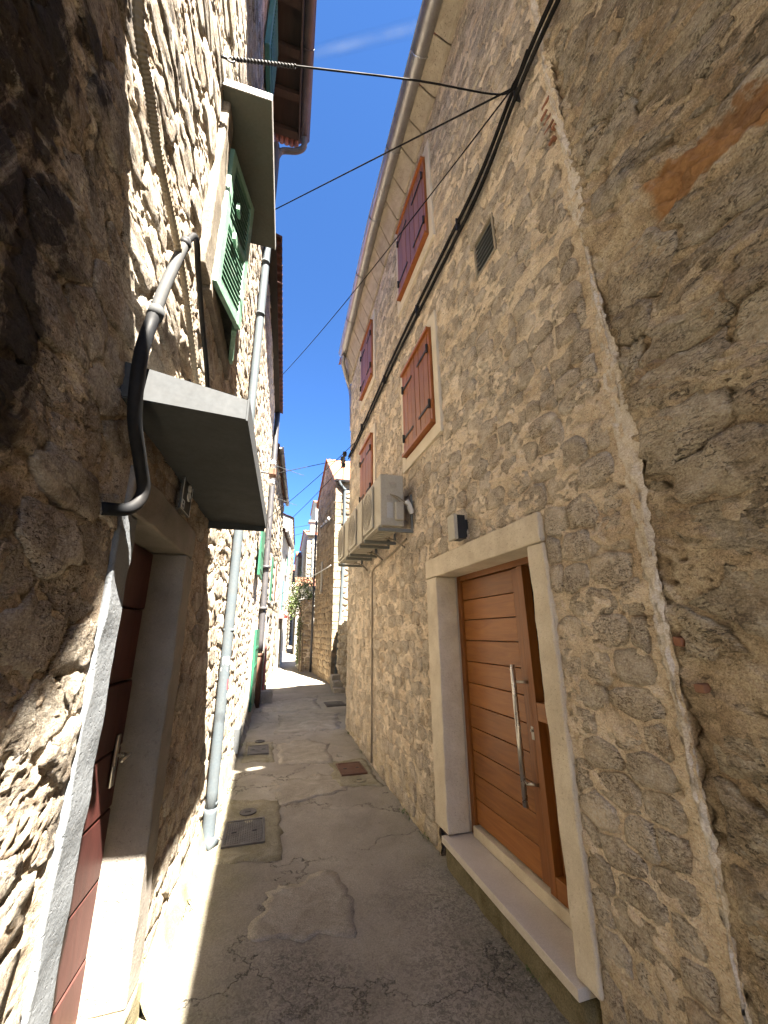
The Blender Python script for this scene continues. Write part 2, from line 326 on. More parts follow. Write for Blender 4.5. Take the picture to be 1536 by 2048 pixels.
MAT['patch'] = mortar_mat('smooth cement patch', (0.22, 0.20, 0.165), (0.28, 0.255, 0.215), (0.34, 0.315, 0.27), bd=0.004, darkamt=0.35)
MAT['patchD'] = mortar_mat('mossy cement patch', (0.16, 0.145, 0.09), (0.22, 0.20, 0.14), (0.28, 0.26, 0.2), bd=0.005, darkamt=0.45)

def leaf_mat(name, c0, c1):
    m = MT(name); a, _ = m.attr(); r = m.sep(a)
    c = m.ramp(r[0], [(0, c0), (1, c1)])
    m.b.inputs['Subsurface Weight'].default_value = 0.0
    return m.done(c, 0.5)
MAT['leaf'] = leaf_mat('green leaves', (0.035, 0.06, 0.015), (0.12, 0.16, 0.045))
MAT['blossom'] = leaf_mat('white blossom', (0.45, 0.45, 0.35), (0.7, 0.7, 0.6))
MAT['bark'] = wood_mat('bark', (0.10, 0.075, 0.05), (0.19, 0.15, 0.1), grain=(20, 20, 5), rough=0.9)

# ------------------------------------------------------------------ builders
def mk(name, V, F, mat, parent=None, smooth=False, rnd=None, org=None, **props):
    """one mesh object from world coordinate vertices"""
    V = np.asarray(V, float)
    if org is None: org = V.mean(0) if parent is not None else np.array([V[:, 0].mean(), V[:, 1].mean(), V[:, 2].min()])
    me = bpy.data.meshes.new(name)
    me.from_pydata((V - org).tolist(), [], F if isinstance(F, list) else F.tolist())
    me.materials.append(MAT[mat])
    if smooth: me.polygons.foreach_set('use_smooth', [True] * len(me.polygons))
    a = me.color_attributes.new('rnd', 'FLOAT_COLOR', 'POINT')
    if rnd is None: rnd = np.tile([random.random(), random.random(), random.random(), 1], (len(V), 1))
    a.data.foreach_set('color', np.asarray(rnd, float).ravel())
    o = bpy.data.objects.new(name, me); S.collection.objects.link(o)
    if parent is not None:
        o.parent = parent; o.location = Vector(org) - Vector(parent['_org'])
    else: o.location = org
    o['_org'] = [float(x) for x in org]
    for k, v in props.items(): o[k] = v
    return o
def thing(name, label, cat, loc, group=None):
    o = bpy.data.objects.new(name, None); S.collection.objects.link(o); o.location = loc; o.empty_display_size = 0.1
    o['label'] = label; o['category'] = cat; o['_org'] = [float(x) for x in loc]
    if group: o['group'] = group
    return o
class MB:
    def __init__(s): s.V = []; s.F = []; s.R = []
    def add(s, V, F, r=None):
        n = len(s.V); s.V.extend([tuple(map(float, v)) for v in V]); s.F.extend([[i + n for i in f] for f in F])
        r = r or (random.random(), random.random(), random.random(), 1); s.R.extend([r] * len(V)); return s
    def box(s, fr, u0, u1, w0, w1, z0, z1):
        P = [fr(u, w_, z) for z in (z0, z1) for (u, w_) in ((u0, w0), (u1, w0), (u1, w1), (u0, w1))]
        return s.add(P, [[0, 3, 2, 1], [4, 5, 6, 7], [0, 1, 5, 4], [1, 2, 6, 5], [2, 3, 7, 6], [3, 0, 4, 7]])
    def tube(s, pts, r, n=8, cap=True):
        pts = [np.array(p, float) for p in pts]; V = []; F = []
        rr = r if hasattr(r, '__len__') else [r] * len(pts)
        t0 = _n(pts[1] - pts[0]); up = np.array([0, 0, 1.]) if abs(t0[2]) < 0.9 else np.array([0, 1., 0]); a = _n(np.cross(t0, up))
        for i, p in enumerate(pts):
            t = _n((pts[min(i + 1, len(pts) - 1)] - pts[max(i - 1, 0)])); a = _n(a - t * (a @ t)); b = np.cross(t, a)
            for k in range(n):
                th = 2 * math.pi * k / n; V.append(p + rr[i] * (math.cos(th) * a + math.sin(th) * b))
        for i in range(len(pts) - 1):
            for k in range(n):
                F.append([i * n + k, i * n + (k + 1) % n, (i + 1) * n + (k + 1) % n, (i + 1) * n + k])
        if cap: F += [list(range(n))[::-1], [(len(pts) - 1) * n + k for k in range(n)]]
        return s.add(V, F)
    def obj(s, name, mat, parent=None, smooth=False, bevel=0, **k):
        o = mk(name, s.V, s.F, mat, parent, smooth, s.R, **k)
        if bevel:
            b = o.modifiers.new('bevel', 'BEVEL'); b.width = bevel; b.segments = 2; b.limit_method = 'ANGLE'; b.harden_normals = True
        return o
def spline(pts, n=8):
    pts = [np.array(p, float) for p in pts]; P = [2 * pts[0] - pts[1]] + pts + [2 * pts[-1] - pts[-2]]; out = []
    for i in range(1, len(P) - 2):
        for k in range(n):
            t = k / n; a, b, c, d = P[i - 1], P[i], P[i + 1], P[i + 2]
            out.append(0.5 * (2 * b + (c - a) * t + (2 * a - 5 * b + 4 * c - d) * t * t + (3 * b - a - 3 * c + d) * t ** 3))
    out.append(pts[-1]); return out
def sag(a, b, s=0.1, n=20):
    a, b = np.array(a, float), np.array(b, float)
    return [a + (b - a) * t - np.array([0, 0, s * 4 * t * (1 - t)]) for t in np.linspace(0, 1, n)]

def gz(y): return np.where(np.asarray(y) > 4, 0.035 * (np.asarray(y) - 4), 0.0)
def XL(y): return -0.403 + 0.046 * (y - 3.36)
def FL(u, w_, z): return (XL(u) + w_, u, z)          # left facades
def FR(u, w_, z): return (1.40 - w_, u, z)           # right facades
def line_frame(p0, p1, side):
    p0, p1 = np.array(p0, float), np.array(p1, float); d = _n(p1 - p0); n = np.array([d[1], -d[0]]) * side
    def f(u, w_, z):
        p = p0 + d * u + n * w_; return (p[0], p[1], z)
    return f

def proj(p):
    q = RW.T @ (np.array(p) - CAM)
    if q[2] > -0.05: return None
    return CX + FPX * q[0] / -q[2], CY - FPX * q[1] / -q[2]

def clip(poly, a, b, c):  # keep a*x+b*y<=c
    out = []; n = len(poly)
    for i in range(n):
        p, q = poly[i], poly[(i + 1) % n]; dp = a * p[0] + b * p[1] - c; dq = a * q[0] + b * q[1] - c
        if dp <= 0: out.append(p)
        if dp * dq < 0:
            t = dp / (dp - dq); out.append((p[0] + (q[0] - p[0]) * t, p[1] + (q[1] - p[1]) * t))
    return out
def rubble(u0, u1, v0, v1, cw, ch, seed, holes=(), jit=0.38, top=None, gap=0.012, small=0.0):
    rs = random.Random(seed); rows = []; v = v0
    while v < v1 + ch:
        h = ch * rs.uniform(0.7, 1.35); row = []; u = u0 - cw * rs.random()
        while u < u1 + cw:
            wd = cw * rs.uniform(0.55, 1.6)
            row.append((u + wd / 2, v + h / 2 + rs.uniform(-jit, jit) * h * 0.5)); u += wd
        rows.append((v, h, row)); v += h
    cells = []; k = cw / ch
    for ri, (v, h, row) in enumerate(rows):
        nb = [p for rj in range(max(0, ri - 2), min(len(rows), ri + 3)) for p in rows[rj][2]]
        for (cu, cv) in row:
            if cu < u0 - cw or cu > u1 + cw: continue
            poly = [(cu - 2 * cw, cv - 2 * ch), (cu + 2 * cw, cv - 2 * ch), (cu + 2 * cw, cv + 2 * ch), (cu - 2 * cw, cv + 2 * ch)]
            for (pu, pv) in nb:
                if abs(pu - cu) > 2.6 * cw or (pu == cu and pv == cv): continue
                a, b = (pu - cu), (pv - cv) * k * k
                poly = clip(poly, a, b, a * (pu + cu) / 2 + b * (pv + cv) / 2)
                if len(poly) < 3: break
            poly = clip(clip(clip(clip(poly, -1, 0, -u0), 1, 0, u1), 0, -1, -v0), 0, 1, v1)
            if top and len(poly) > 2: poly = clip(poly, top[0], top[1], top[2])
            for (a0, a1, b0, b1) in holes:
                if len(poly) < 3: break
                us = [p[0] for p in poly]; vs_ = [p[1] for p in poly]
                if max(us) <= a0 or min(us) >= a1 or max(vs_) <= b0 or min(vs_) >= b1: continue
                mu, mv = sum(us) / len(us), sum(vs_) / len(vs_)
                if a0 < mu < a1 and b0 < mv < b1 and min(mu - a0, a1 - mu, mv - b0, b1 - mv) > 0.3 * ch: poly = []; break
                ds = {'l': abs(mu - a0) if mu < (a0 + a1) / 2 else 9, 'r': abs(mu - a1) if mu >= (a0 + a1) / 2 else 9,
                      'b': abs(mv - b0) if mv < (b0 + b1) / 2 else 9, 't': abs(mv - b1) if mv >= (b0 + b1) / 2 else 9}
                if mu <= a0: s_ = 'l'
                elif mu >= a1: s_ = 'r'
                elif mv <= b0: s_ = 'b'
                elif mv >= b1: s_ = 't'
                else: s_ = min(ds, key=ds.get)
                poly = {'l': lambda: clip(poly, 1, 0, a0), 'r': lambda: clip(poly, -1, 0, -a1), 'b': lambda: clip(poly, 0, 1, b0), 't': lambda: clip(poly, 0, -1, -b1)}[s_]()
            if len(poly) >= 3: cells.append(poly)
    out = []
    for poly in cells:
        P = np.array(poly); x, y = P[:, 0], P[:, 1]
        ar = 0.5 * abs(np.dot(x, np.roll(y, -1)) - np.dot(y, np.roll(x, -1)))
        if ar < 0.12 * cw * ch: continue
        if rs.random() < small: continue
        out.append((P, ar))
    return out
def stone_geo(P, fr, h, gap, rs, wob=None, nseg=11, rough=0.15, rel=0):
    c = P.mean(0)
    # chaikin then resample by arc length
    for _ in range(1): P = np.concatenate([np.stack([0.86 * P + 0.14 * np.roll(P, -1, 0), 0.14 * P + 0.86 * np.roll(P, -1, 0)], 1).reshape(-1, 2)])
    seg = np.linalg.norm(np.roll(P, -1, 0) - P, axis=1); cum = np.concatenate([[0], np.cumsum(seg)])
    t = (np.arange(nseg) + rs.uniform(0, 1)) / nseg * cum[-1]; t = np.mod(t, cum[-1]); t.sort()
    PP = np.vstack([P, P[:1]]); Q = np.stack([np.interp(t, cum, PP[:, 0]), np.interp(t, cum, PP[:, 1])], 1)
    size = math.sqrt(max(1e-4, 0.5 * abs(np.dot(Q[:, 0], np.roll(Q[:, 1], -1)) - np.dot(Q[:, 1], np.roll(Q[:, 0], -1)))))
    d = Q - c; L = np.linalg.norm(d, axis=1, keepdims=True) + 1e-6
    sc = np.clip(1 - gap / L, 0.4, 1) * (1 + np.array([[rs.uniform(-rough, rough) * 0.5] for _ in range(nseg)]))
    V = []; tx, tz = rs.uniform(-1, 1) * h * 0.5, rs.uniform(-1, 1) * h * 0.5
    rings = ((1.0, -0.03, 0), (0.97, 0.55 * h, 1), (0.86, 0.85 * h, 1), (0.72, 0.95 * h, 1), (0.56, h, 1), (0.4, h, 1), (0.2, h, 1)) if nseg > 20 else ((1.0, -0.03, 0), (0.96, 0.55 * h, 1), (0.72, 0.9 * h, 1), (0.38, h, 1)) if rel else ((1.0, -0.03, 0), (0.95, 0.55 * h, 0.45), (0.62, 0.95 * h, 0.5))
    for (k, hh, nz) in rings:
        for i in range(nseg):
            q = c + d[i] * sc[i] * k
            jit_ = rs.uniform(-1, 1) * nz * (h * 0.5 if not rel else rel * 0.25)
            V.append((q[0], hh + jit_ + (d[i][0] / size * tx + d[i][1] / size * tz) * (k if hh > 0 else 0), q[1]))
    V.append((c[0] + rs.uniform(-.1, .1) * size, h * rs.uniform(0.75, 1.15), c[1] + rs.uniform(-.1, .1) * size))
    F = []; nr = len(rings)
    for r_ in range(nr - 1):
        for i in range(nseg):
            j = (i + 1) % nseg; F.append([r_ * nseg + i, r_ * nseg + j, (r_ + 1) * nseg + j, (r_ + 1) * nseg + i])
    for i in range(nseg): F.append([(nr - 1) * nseg + i, (nr - 1) * nseg + (i + 1) % nseg, nr * nseg])
    V = np.array(V)
    if rel: V[nseg:, 1] += rel * 2 * fbm(V[nseg:, 0] * 14, V[nseg:, 2] * 20, 0, 5, 3) + (rel * 1.6 * (0.3 - np.abs(fbm(V[nseg:, 0] * 34, V[nseg:, 2] * 52, 0, 6, 2))) if nseg > 20 else 0)
    if wob is not None: V[:, 1] += wob(V[:, 0], V[:, 2])
    return [fr(*v) for v in V], F
def lay_stones(parent, cells, fr, mat, hmin, hmax, gap, wob=None, nmax=300, nseg=11, seed=1, rough=0.15, stuffname='small_stones', rel=0, fine=90):
    rs = random.Random(seed); items = []
    for (P, ar) in cells:
        c = P.mean(0); p = fr(c[0], 0, c[1]); q = proj(p); d2 = sum((np.array(p) - CAM) ** 2)
        vis = q is not None and -60 < q[0] < 1596 and -60 < q[1] < 2108
        items.append(((1e3 if vis else 0) + ar / d2, P))
    items.sort(key=lambda t: -t[0]); rest = MB()
    for i, (sc, P) in enumerate(items):
        h = rs.uniform(hmin, hmax)
        V, F = stone_geo(P, fr, h, gap * rs.uniform(0.6, 1.6), rs, wob, nseg if i < fine or nseg <= 20 else 15, rough, rel)
        r = (rs.random(), rs.random(), rs.random(), 1)
        if i < nmax and sc >= 1e3: mk('stone', V, F, mat, parent, True, np.tile(r, (len(V), 1)))
        else: rest.add(V, F, r)
    if rest.V: rest.obj(stuffname, mat, parent, True, kind='stuff')
def sheet(name, mat, parent, fr, u0, u1, v0, v1, step, wfun, holes=(), top=None, **props):
    if isinstance(step, tuple):          # finer where the wall is near the viewer
        lo, hi, ulow = step
        def run(a, b, c, k):
            o = [a]
            while o[-1] < b - 1e-6: o.append(min(b, o[-1] + (hi if (k and o[-1] < ulow) else min(hi, max(lo, lo * abs(o[-1] - c) / (1.8 if k else 2.4))))))
            return np.array(o)
        gu, gv = run(u0, u1, 0.0, True), run(v0, v1, 1.6, False)
    else: gu, gv = np.linspace(u0, u1, int((u1 - u0) / step) + 1), np.linspace(v0, v1, int((v1 - v0) / step) + 1)
    nu, nv = len(gu), len(gv)
    U, Vv = np.meshgrid(gu, gv); U, Vv = U.ravel(), Vv.ravel(); W = wfun(U, Vv)
    if top is not None: Vv = np.minimum(Vv, top(U))
    keepv = np.ones(len(U), bool)
    X = np.array([fr(u, w_, v) for u, w_, v in zip(U, W, Vv)])
    idx = np.arange(nu * nv).reshape(nv, nu)
    Q = np.stack([idx[:-1, :-1], idx[:-1, 1:], idx[1:, 1:], idx[1:, :-1]], -1).reshape(-1, 4)
    cu = U[Q].mean(1); cv = Vv[Q].mean(1); keep = np.ones(len(Q), bool)
    for (a0, a1, b0, b1) in holes: keep &= ~((cu > a0) & (cu < a1) & (cv > b0) & (cv < b1))
    if top is not None: keep &= (Vv[Q].max(1) - Vv[Q].min(1)) > 1e-5
    Q = Q[keep]
    used = np.unique(Q); rm = -np.ones(len(U), int); rm[used] = np.arange(len(used))
    return mk(name, X[used], rm[Q], mat, parent, True, **props)
def rough_block(name, mat, parent, fr, u0, u1, w0, w1, z0, z1, amp=0.004, step=0.06, seed=0, bevel=0.008, **k):
    """a stone block: gridded box with worn, uneven faces"""
    nu, nw, nz = [max(1, int(round(abs(b - a) / step))) for a, b in ((u0, u1), (w0, w1), (z0, z1))]
    nw = min(nw, 5); idx = {}; V = []; F = []
    def vid(i, j, l):
        if (i, j, l) not in idx:
            idx[(i, j, l)] = len(V); V.append([u0 + (u1 - u0) * i / nu, w0 + (w1 - w0) * j / nw, z0 + (z1 - z0) * l / nz])
        return idx[(i, j, l)]
    for i in range(nu):
        for l in range(nz):
            F.append([vid(i, 0, l), vid(i + 1, 0, l), vid(i + 1, 0, l + 1), vid(i, 0, l + 1)]); F.append([vid(i, nw, l), vid(i, nw, l + 1), vid(i + 1, nw, l + 1), vid(i + 1, nw, l)])
    for i in range(nu):
        for j in range(nw):
            F.append([vid(i, j, 0), vid(i, j + 1, 0), vid(i + 1, j + 1, 0), vid(i + 1, j, 0)]); F.append([vid(i, j, nz), vid(i + 1, j, nz), vid(i + 1, j + 1, nz), vid(i, j + 1, nz)])
    for j in range(nw):
        for l in range(nz):
            F.append([vid(0, j, l), vid(0, j, l + 1), vid(0, j + 1, l + 1), vid(0, j + 1, l)]); F.append([vid(nu, j, l), vid(nu, j + 1, l), vid(nu, j + 1, l + 1), vid(nu, j, l + 1)])
    V = np.array(V); N = V.copy()
    for a in range(3): N[:, a] += amp * fbm(V[:, 0] * 9 + a * 31, V[:, 1] * 9, V[:, 2] * 9, seed, 4) * 2
    o = mk(name, [fr(*v) for v in N], F, mat, parent, True, **k)
    if bevel:
        b = o.modifiers.new('bevel', 'BEVEL'); b.width = bevel; b.segments = 2; b.limit_method = 'ANGLE'; b.harden_normals = True; b.angle_limit = math.radians(50)
    return o

# ================================================================== GROUND
gx = np.concatenate([np.linspace(-60, -4, 12), np.linspace(-3, -0.7, 8), np.linspace(-0.65, 1.6, 90), np.linspace(1.7, 3.5, 20), np.linspace(5, 60, 12)])
gy = np.concatenate([np.linspace(-60, -4, 12), np.linspace(-3, 0.4, 12), np.linspace(0.5, 7, 230), np.linspace(7.1, 16, 120), np.linspace(17, 60, 24), np.array([120, 400, 1500])])
GX, GY = np.meshgrid(gx, gy); GXr, GYr = GX.ravel(), GY.ravel()
def ground_h(x, y):
    z = np.where(y < 17, gz(y), gz(17.) + np.clip(y - 17, 0, 20) * 0.05)
    z = z + 0.012 * fbm(x * 1.3, y * 1.3, 0, 5) + 0.008 * fbm(x * 6, y * 6, 0, 9)
    return z - 0.02 * np.exp(-((x - 0.5) / 0.35) ** 2)
GZ = ground_h(GXr, GYr)
ii = np.arange(len(gx) * len(gy)).reshape(len(gy), len(gx))
mk('alley_pavement', np.stack([GXr, GYr, GZ], 1), np.stack([ii[:-1, :-1], ii[:-1, 1:], ii[1:, 1:], ii[1:, :-1]], -1).reshape(-1, 4), 'ground', None, True, org=np.zeros(3), kind='structure')
pav = S.collection.objects['alley_pavement']

def ground_sheet(name, mat, pts, lift, edge=0.03, seed=0, n=3, **k):
    """a thin slab with an irregular outline, following the ground"""
    rs = random.Random(seed); P = np.array(pts, float)
    out = []
    m = len(P)
    for i in range(m):
        a, b = P[i], P[(i + 1) % m]; L = np.linalg.norm(b - a); q = max(2, int(L / 0.04))
        for t in range(q):
            p = a + (b - a) * t / q; w_ = edge * fbm(np.array(p[0] * 9.), np.array(p[1] * 9.), 0., seed, 3) * 2
            d = _n(p - P.mean(0)); out.append(p + d * w_)
    out = np.array(out); c = out.mean(0); nn = len(out); V = []; F = []
    ks = (1.0, 0.985, 0.8, 0.6, 0.4, 0.2); hs = (-0.02, 1, 1, 1, 1, 1)
    for kk, hh in zip(ks, hs):
        for p in out:
            q = c + (p - c) * kk; V.append((q[0], q[1], float(ground_h(q[0], q[1])) + (lift if hh > 0 else -0.02)))
    V.append((c[0], c[1], float(ground_h(c[0], c[1])) + lift))
    for r_ in range(len(ks) - 1):
        for i in range(nn):
            j = (i + 1) % nn; F.append([r_ * nn + i, r_ * nn + j, (r_ + 1) * nn + j, (r_ + 1) * nn + i])
    for i in range(nn): F.append([(len(ks) - 1) * nn + i, (len(ks) - 1) * nn + (i + 1) % nn, len(V) - 1])
    return mk(name, V, F, mat, pav, True, **k)
ground_sheet('cement_patch', 'patchD', [(-0.24, 3.72), (0.26, 3.66), (0.27, 4.75), (-0.2, 4.85)], 0.010, 0.03, 3)
ground_sheet('cement_patch', 'patch', [(0.26, 4.6), (1.0, 4.75), (1.05, 5.05), (0.7, 5.35), (0.2, 5.2)], 0.008, 0.06, 4)
ground_sheet('cement_patch', 'patch', [(0.28, 5.75), (0.95, 5.6), (0.98, 6.35), (0.75, 6.75), (0.3, 6.6)], 0.010, 0.05, 5)
ground_sheet('cement_patch', 'patchD', [(0.88, 4.85), (1.36, 4.75), (1.34, 5.68), (0.9, 5.66)], 0.009, 0.04, 6)
ground_sheet('cement_patch', 'patchD', [(-0.16, 5.9), (0.25, 5.85), (0.24, 6.75), (-0.14, 6.8)], 0.008, 0.03, 7)
ground_sheet('cement_patch', 'patch', [(0.05, 2.85), (0.62, 2.78), (0.7, 3.05), (0.55, 3.4), (0.1, 3.3)], 0.005, 0.07, 8)
ground_sheet('cement_patch', 'patch', [(0.3, 7.2), (1.3, 7.1), (1.45, 8.2), (0.4, 8.5)], 0.008, 0.06, 9)
ground_sheet('cement_patch', 'patch', [(0.0, 8.75), (1.2, 8.75), (1.2, 9.9), (0.1, 10.0)], 0.012, 0.06, 10)

def FG(u, w_, z): return (u, w_, z)   # x, y, z frame
def cover(label, x0, x1, y0, y1, mat, ribs=True, hole=True):
    z = float(ground_h((x0 + x1) / 2, (y0 + y1) / 2)) + 0.014
    t = thing('drain_cover', label, 'manhole cover', ((x0 + x1) / 2, (y0 + y1) / 2, z - 0.02), 'covers and grates let into the alley')
    m = MB()
    for a in ((x0, x1, y0, y0 + 0.02), (x0, x1, y1 - 0.02, y1), (x0, x0 + 0.02, y0 + 0.02, y1 - 0.02), (x1 - 0.02, x1, y0 + 0.02, y1 - 0.02)): m.box(FG, a[0], a[1], a[2], a[3], z - 0.03, z + 0.004)
    m.obj('frame', mat, t)
    m = MB(); m.box(FG, x0 + 0.024, x1 - 0.024, y0 + 0.024, y1 - 0.024, z - 0.03, z); m.obj('plate', mat, t)
    if ribs:
        m = MB(); n = int((x1 - x0) / 0.02)
        for i in range(n):
            x = x0 + 0.03 + (x1 - x0 - 0.06) * i / (n - 1)
            for j in range(int((y1 - y0) / 0.03) - 1):
                y = y0 + 0.035 + j * 0.03 + (0.015 if i % 2 else 0); m.box(FG, x - 0.003, x + 0.003, y, y + 0.018, z, z + 0.003)
        m.obj('tread_ribs', mat, t, kind='stuff')
    if hole:
        for dx in (0.25, 0.75):
            m = MB(); cx_ = x0 + (x1 - x0) * dx; m.box(FG, cx_ - 0.02, cx_ + 0.02, (y0 + y1) / 2 - 0.008, (y0 + y1) / 2 + 0.008, z, z + 0.004); m.obj('lift_slot', 'black', t)
    return t
cover('ribbed iron cover by the foot of the grey downpipe', -0.2, 0.13, 3.92, 4.38, 'iron')
cover('plain rusty brown cover by the right wall foot', 0.97, 1.27, 5.12, 5.55, 'ironR', ribs=False)
cover('flat grey cover farther up beside the left wall', -0.09, 0.18, 6.14, 6.58, 'iron', ribs=False)
def cap(label, x, y, r, mat='iron'):
    z = float(ground_h(x, y)) + 0.012; t = thing('round_manhole', label, 'drain cap', (x, y, z - 0.01), 'round drain caps in the alley')
    def disc(r0, r1, za, zb, nm, mt):
        n = 20; V = []; F = []
        for zz, rr in ((za, r1), (zb, r1), (zb, r0)):
            for k in range(n): V.append((x + rr * math.cos(2 * math.pi * k / n), y + rr * math.sin(2 * math.pi * k / n), zz))
        for q in range(2):
            for k in range(n): F.append([q * n + k, q * n + (k + 1) % n, (q + 1) * n + (k + 1) % n, (q + 1) * n + k])
        if r0 < 0.05: F.append([2 * n + k for k in range(n)])
        mk(nm, V, F, mt, t)
    disc(r * 0.78, r, z - 0.03, z + 0.004, 'rim', mat); disc(0.01, r * 0.74, z - 0.03, z + 0.001, 'lid', mat)
    MB().box(FG, x - r * 0.35, x + r * 0.35, y - 0.006, y + 0.006, z + 0.001, z + 0.005).obj('lift_slot', 'black', t)
cap('small round iron cap just beyond the ribbed cover', -0.02, 4.52, 0.075)
cap('small round worn cap in front of the rusty brown cover', 1.14, 4.98, 0.08, 'patchD')
cap('small round cap beyond the flat grey cover', 0.06, 6.78, 0.07)
z = float(ground_h(1.53, 9.08)) + 0.012
t = thing('drain_grate', 'slotted iron storm drain grate before the sunlit court', 'drain grate', (1.53, 9.08, z), 'covers and grates let into the alley')
m = MB()
for a in ((1.34, 1.74, 8.84, 8.87), (1.34, 1.74, 9.29, 9.32), (1.34, 1.37, 8.87, 9.29), (1.71, 1.74, 8.87, 9.29)): m.box(FG, *a, z - 0.03, z + 0.004)
m.obj('frame', 'iron', t)
MB().box(FG, 1.37, 1.71, 8.87, 9.29, z - 0.03, z - 0.012).obj('drain_pit', 'black', t)
for i in range(9):
    x = 1.385 + i * 0.038; MB().box(FG, x, x + 0.016, 8.87, 9.29, z - 0.011, z + 0.002).obj('bar', 'iron', t)

# grit along the wall feet and small weeds in the joint
rs = random.Random(77); gr = MB()
for i in range(520):
    y_ = 1.2 + 8 * rs.random() ** 1.4; right = rs.random() < 0.6; x_ = (1.38 - abs(rs.gauss(0, 0.06))) if right else (XL(y_) + 0.06 + abs(rs.gauss(0, 0.05)))
    if rs.random() < 0.2: x_ = rs.uniform(0.0, 1.3)
    r_ = rs.uniform(0.0025, 0.008); z_ = float(ground_h(x_, y_)) + r_ * 0.3
    P_ = [(x_ + r_ * rs.uniform(.7, 1.3) * a, y_ + r_ * rs.uniform(.7, 1.3) * b, z_ + r_ * 0.7 * c_) for (a, b, c_) in ((1, 0, 0), (0, 1, 0), (-1, 0, 0), (0, -1, 0), (0, 0, 1), (0, 0, -1))]
    gr.add(P_, [[0, 1, 4], [1, 2, 4], [2, 3, 4], [3, 0, 4], [1, 0, 5], [2, 1, 5], [3, 2, 5], [0, 3, 5]])
gr.obj('loose_grit', 'patch', None, kind='stuff')
wd_ = MB()
for (cx_, cy_) in [(1.37, 2.2), (1.36, 4.1), (1.37, 5.9), (1.38, 6.8), (XL(3.2) + 0.1, 3.2), (XL(5.1) + 0.09, 5.1), (XL(6.6) + 0.08, 6.6), (XL(4.6) + 0.09, 4.6), (1.375, 3.6)]:
    for k in range(16):
        a = rs.uniform(0, 6.28); L_ = rs.uniform(0.015, 0.05); x_, y_ = cx_ + rs.gauss(0, 0.012), cy_ + rs.gauss(0, 0.05); z_ = float(ground_h(x_, y_)) + 0.004
        dx, dy = math.cos(a), math.sin(a); w2 = L_ * 0.14
        wd_.add([(x_, y_, z_), (x_ + dx * L_ * .5 - dy * w2, y_ + dy * L_ * .5 + dx * w2, z_ + L_ * .6), (x_ + dx * L_, y_ + dy * L_, z_ + L_ * .55), (x_ + dx * L_ * .5 + dy * w2, y_ + dy * L_ * .5 - dx * w2, z_ + L_ * .6)], [[0, 1, 2, 3]], (rs.random(), 0, 0, 1))
wd_.obj('weeds', 'leaf', None, kind='stuff')

# ================================================================== RIGHT HOUSE A
YA0, YA1 = 1.17, 7.12
hA = thing('stone_house', 'renovated pale stone house with brown shutters and oak door on the right', 'house', (1.4, 4.1, 0))
WIN = {  # outer surround rectangles: y0 y1 z0 z1
    'a': (2.80, 3.97, 5.50, 6.92), 'b': (2.88, 3.92, 3.30, 4.62), 'c': (5.14, 6.14, 5.38, 6.72), 'd': (5.14, 6.12, 3.30, 4.62)}
DOOR = (1.74, 3.37, 0.0, 2.222)
topA = lambda u: 7.36 - 0.135 * np.clip(u - 1.8, -1, 9) * 1.0 + 0 * u
def wobA(u, v): return 0.010 * fbm(u * 1.1, v * 1.1, 0, 21, 3) + 0.0
def sheetA(u, v):
    near = 0.5 + 0.5 * vnoise(u * 1.7, v * 1.7, 0, 3)
    return wobA(u, v) + 0.001 + 0.018 * fbm(u * 8, v * 11, 0, 33, 3) + 0.012 * fbm(u * 32, v * 42, 0, 34, 2) - 0.014 * np.clip(-0.28 - fbm(u * 20 + v * 6, v * 34 - u * 5, 0, 35, 3), 0, 1) * 4
inset = 0.03
holesA = [(a + inset, b - inset, c + inset, d - inset) for a, b, c, d in WIN.values()] + [(DOOR[0] + inset, DOOR[1] - inset, -1, DOOR[3] - inset), (1.86, 2.12, 4.22, 4.54)]
sheet('wall', 'mortarA', hA, FR, YA0 - 0.02, YA1, -0.05, 7.4, (0.0085, 0.025, 1.0), sheetA, holesA, top=topA)
cellA = rubble(YA0 + 0.06, YA1, 0.02, 7.4, 0.205, 0.125, 5, [tuple(v) for v in WIN.values()] + [(DOOR[0], DOOR[1], -1, DOOR[3]), (1.84, 2.14, 4.2, 4.56)], top=(0.135, 1, 7.36 + 0.135 * 1.8), jit=0.16)
lay_stones(hA, cellA, FR, 'stoneA', 0.000, 0.014, 0.003, wobA, 300, 15, 5, 0.2, rel=0.004)
# body behind the facade, far side wall, roof
m = MB()
m.add([FR(YA0, -0.01, 0), FR(YA0, -6, 0), FR(YA0, -6, 7.9), FR(YA0, -0.01, 7.4)], [[0, 1, 2, 3]])
m.add([FR(YA1, 0.0, 0), FR(YA1, -6, 0), FR(YA1, -6, 7.9), FR(YA1, 0.0, 6.62)], [[0, 1, 2, 3]])
m.add([FR(YA0, -6, 0), FR(YA1, -6, 0), FR(YA1, -6, 7.9), FR(YA0, -6, 7.9)], [[0, 1, 2, 3]])
m.obj('side_wall', 'mortarA', hA)
YB0 = -9.0
def gut(y): return 7.42 - 0.0 if y < 4.3 else 7.42 - (y - 4.3) * 0.13
def roof_slab(parent, fr, y0, y1, zf, mat='tile', w0=0.34, depth=6.5, pitch=0.35):
    nu, nv = int((y1 - y0) / 0.045), 14; U = np.linspace(y0, y1, nu); V = []; F = []
    for j in range(nv + 1):
        for i, u in enumerate(U):
            s_ = j / nv * depth; V.append(fr(u, w0 - s_, zf(u) + 0.07 + s_ * pitch + 0.03 * abs(math.sin(u * math.pi / 0.21)) + (0.02 if j % 2 else 0)))
    for j in range(nv):
        for i in range(nu - 1): F.append([j * nu + i, j * nu + i + 1, (j + 1) * nu + i + 1, (j + 1) * nu + i])
    return mk('roof', V, F, mat, parent, True)
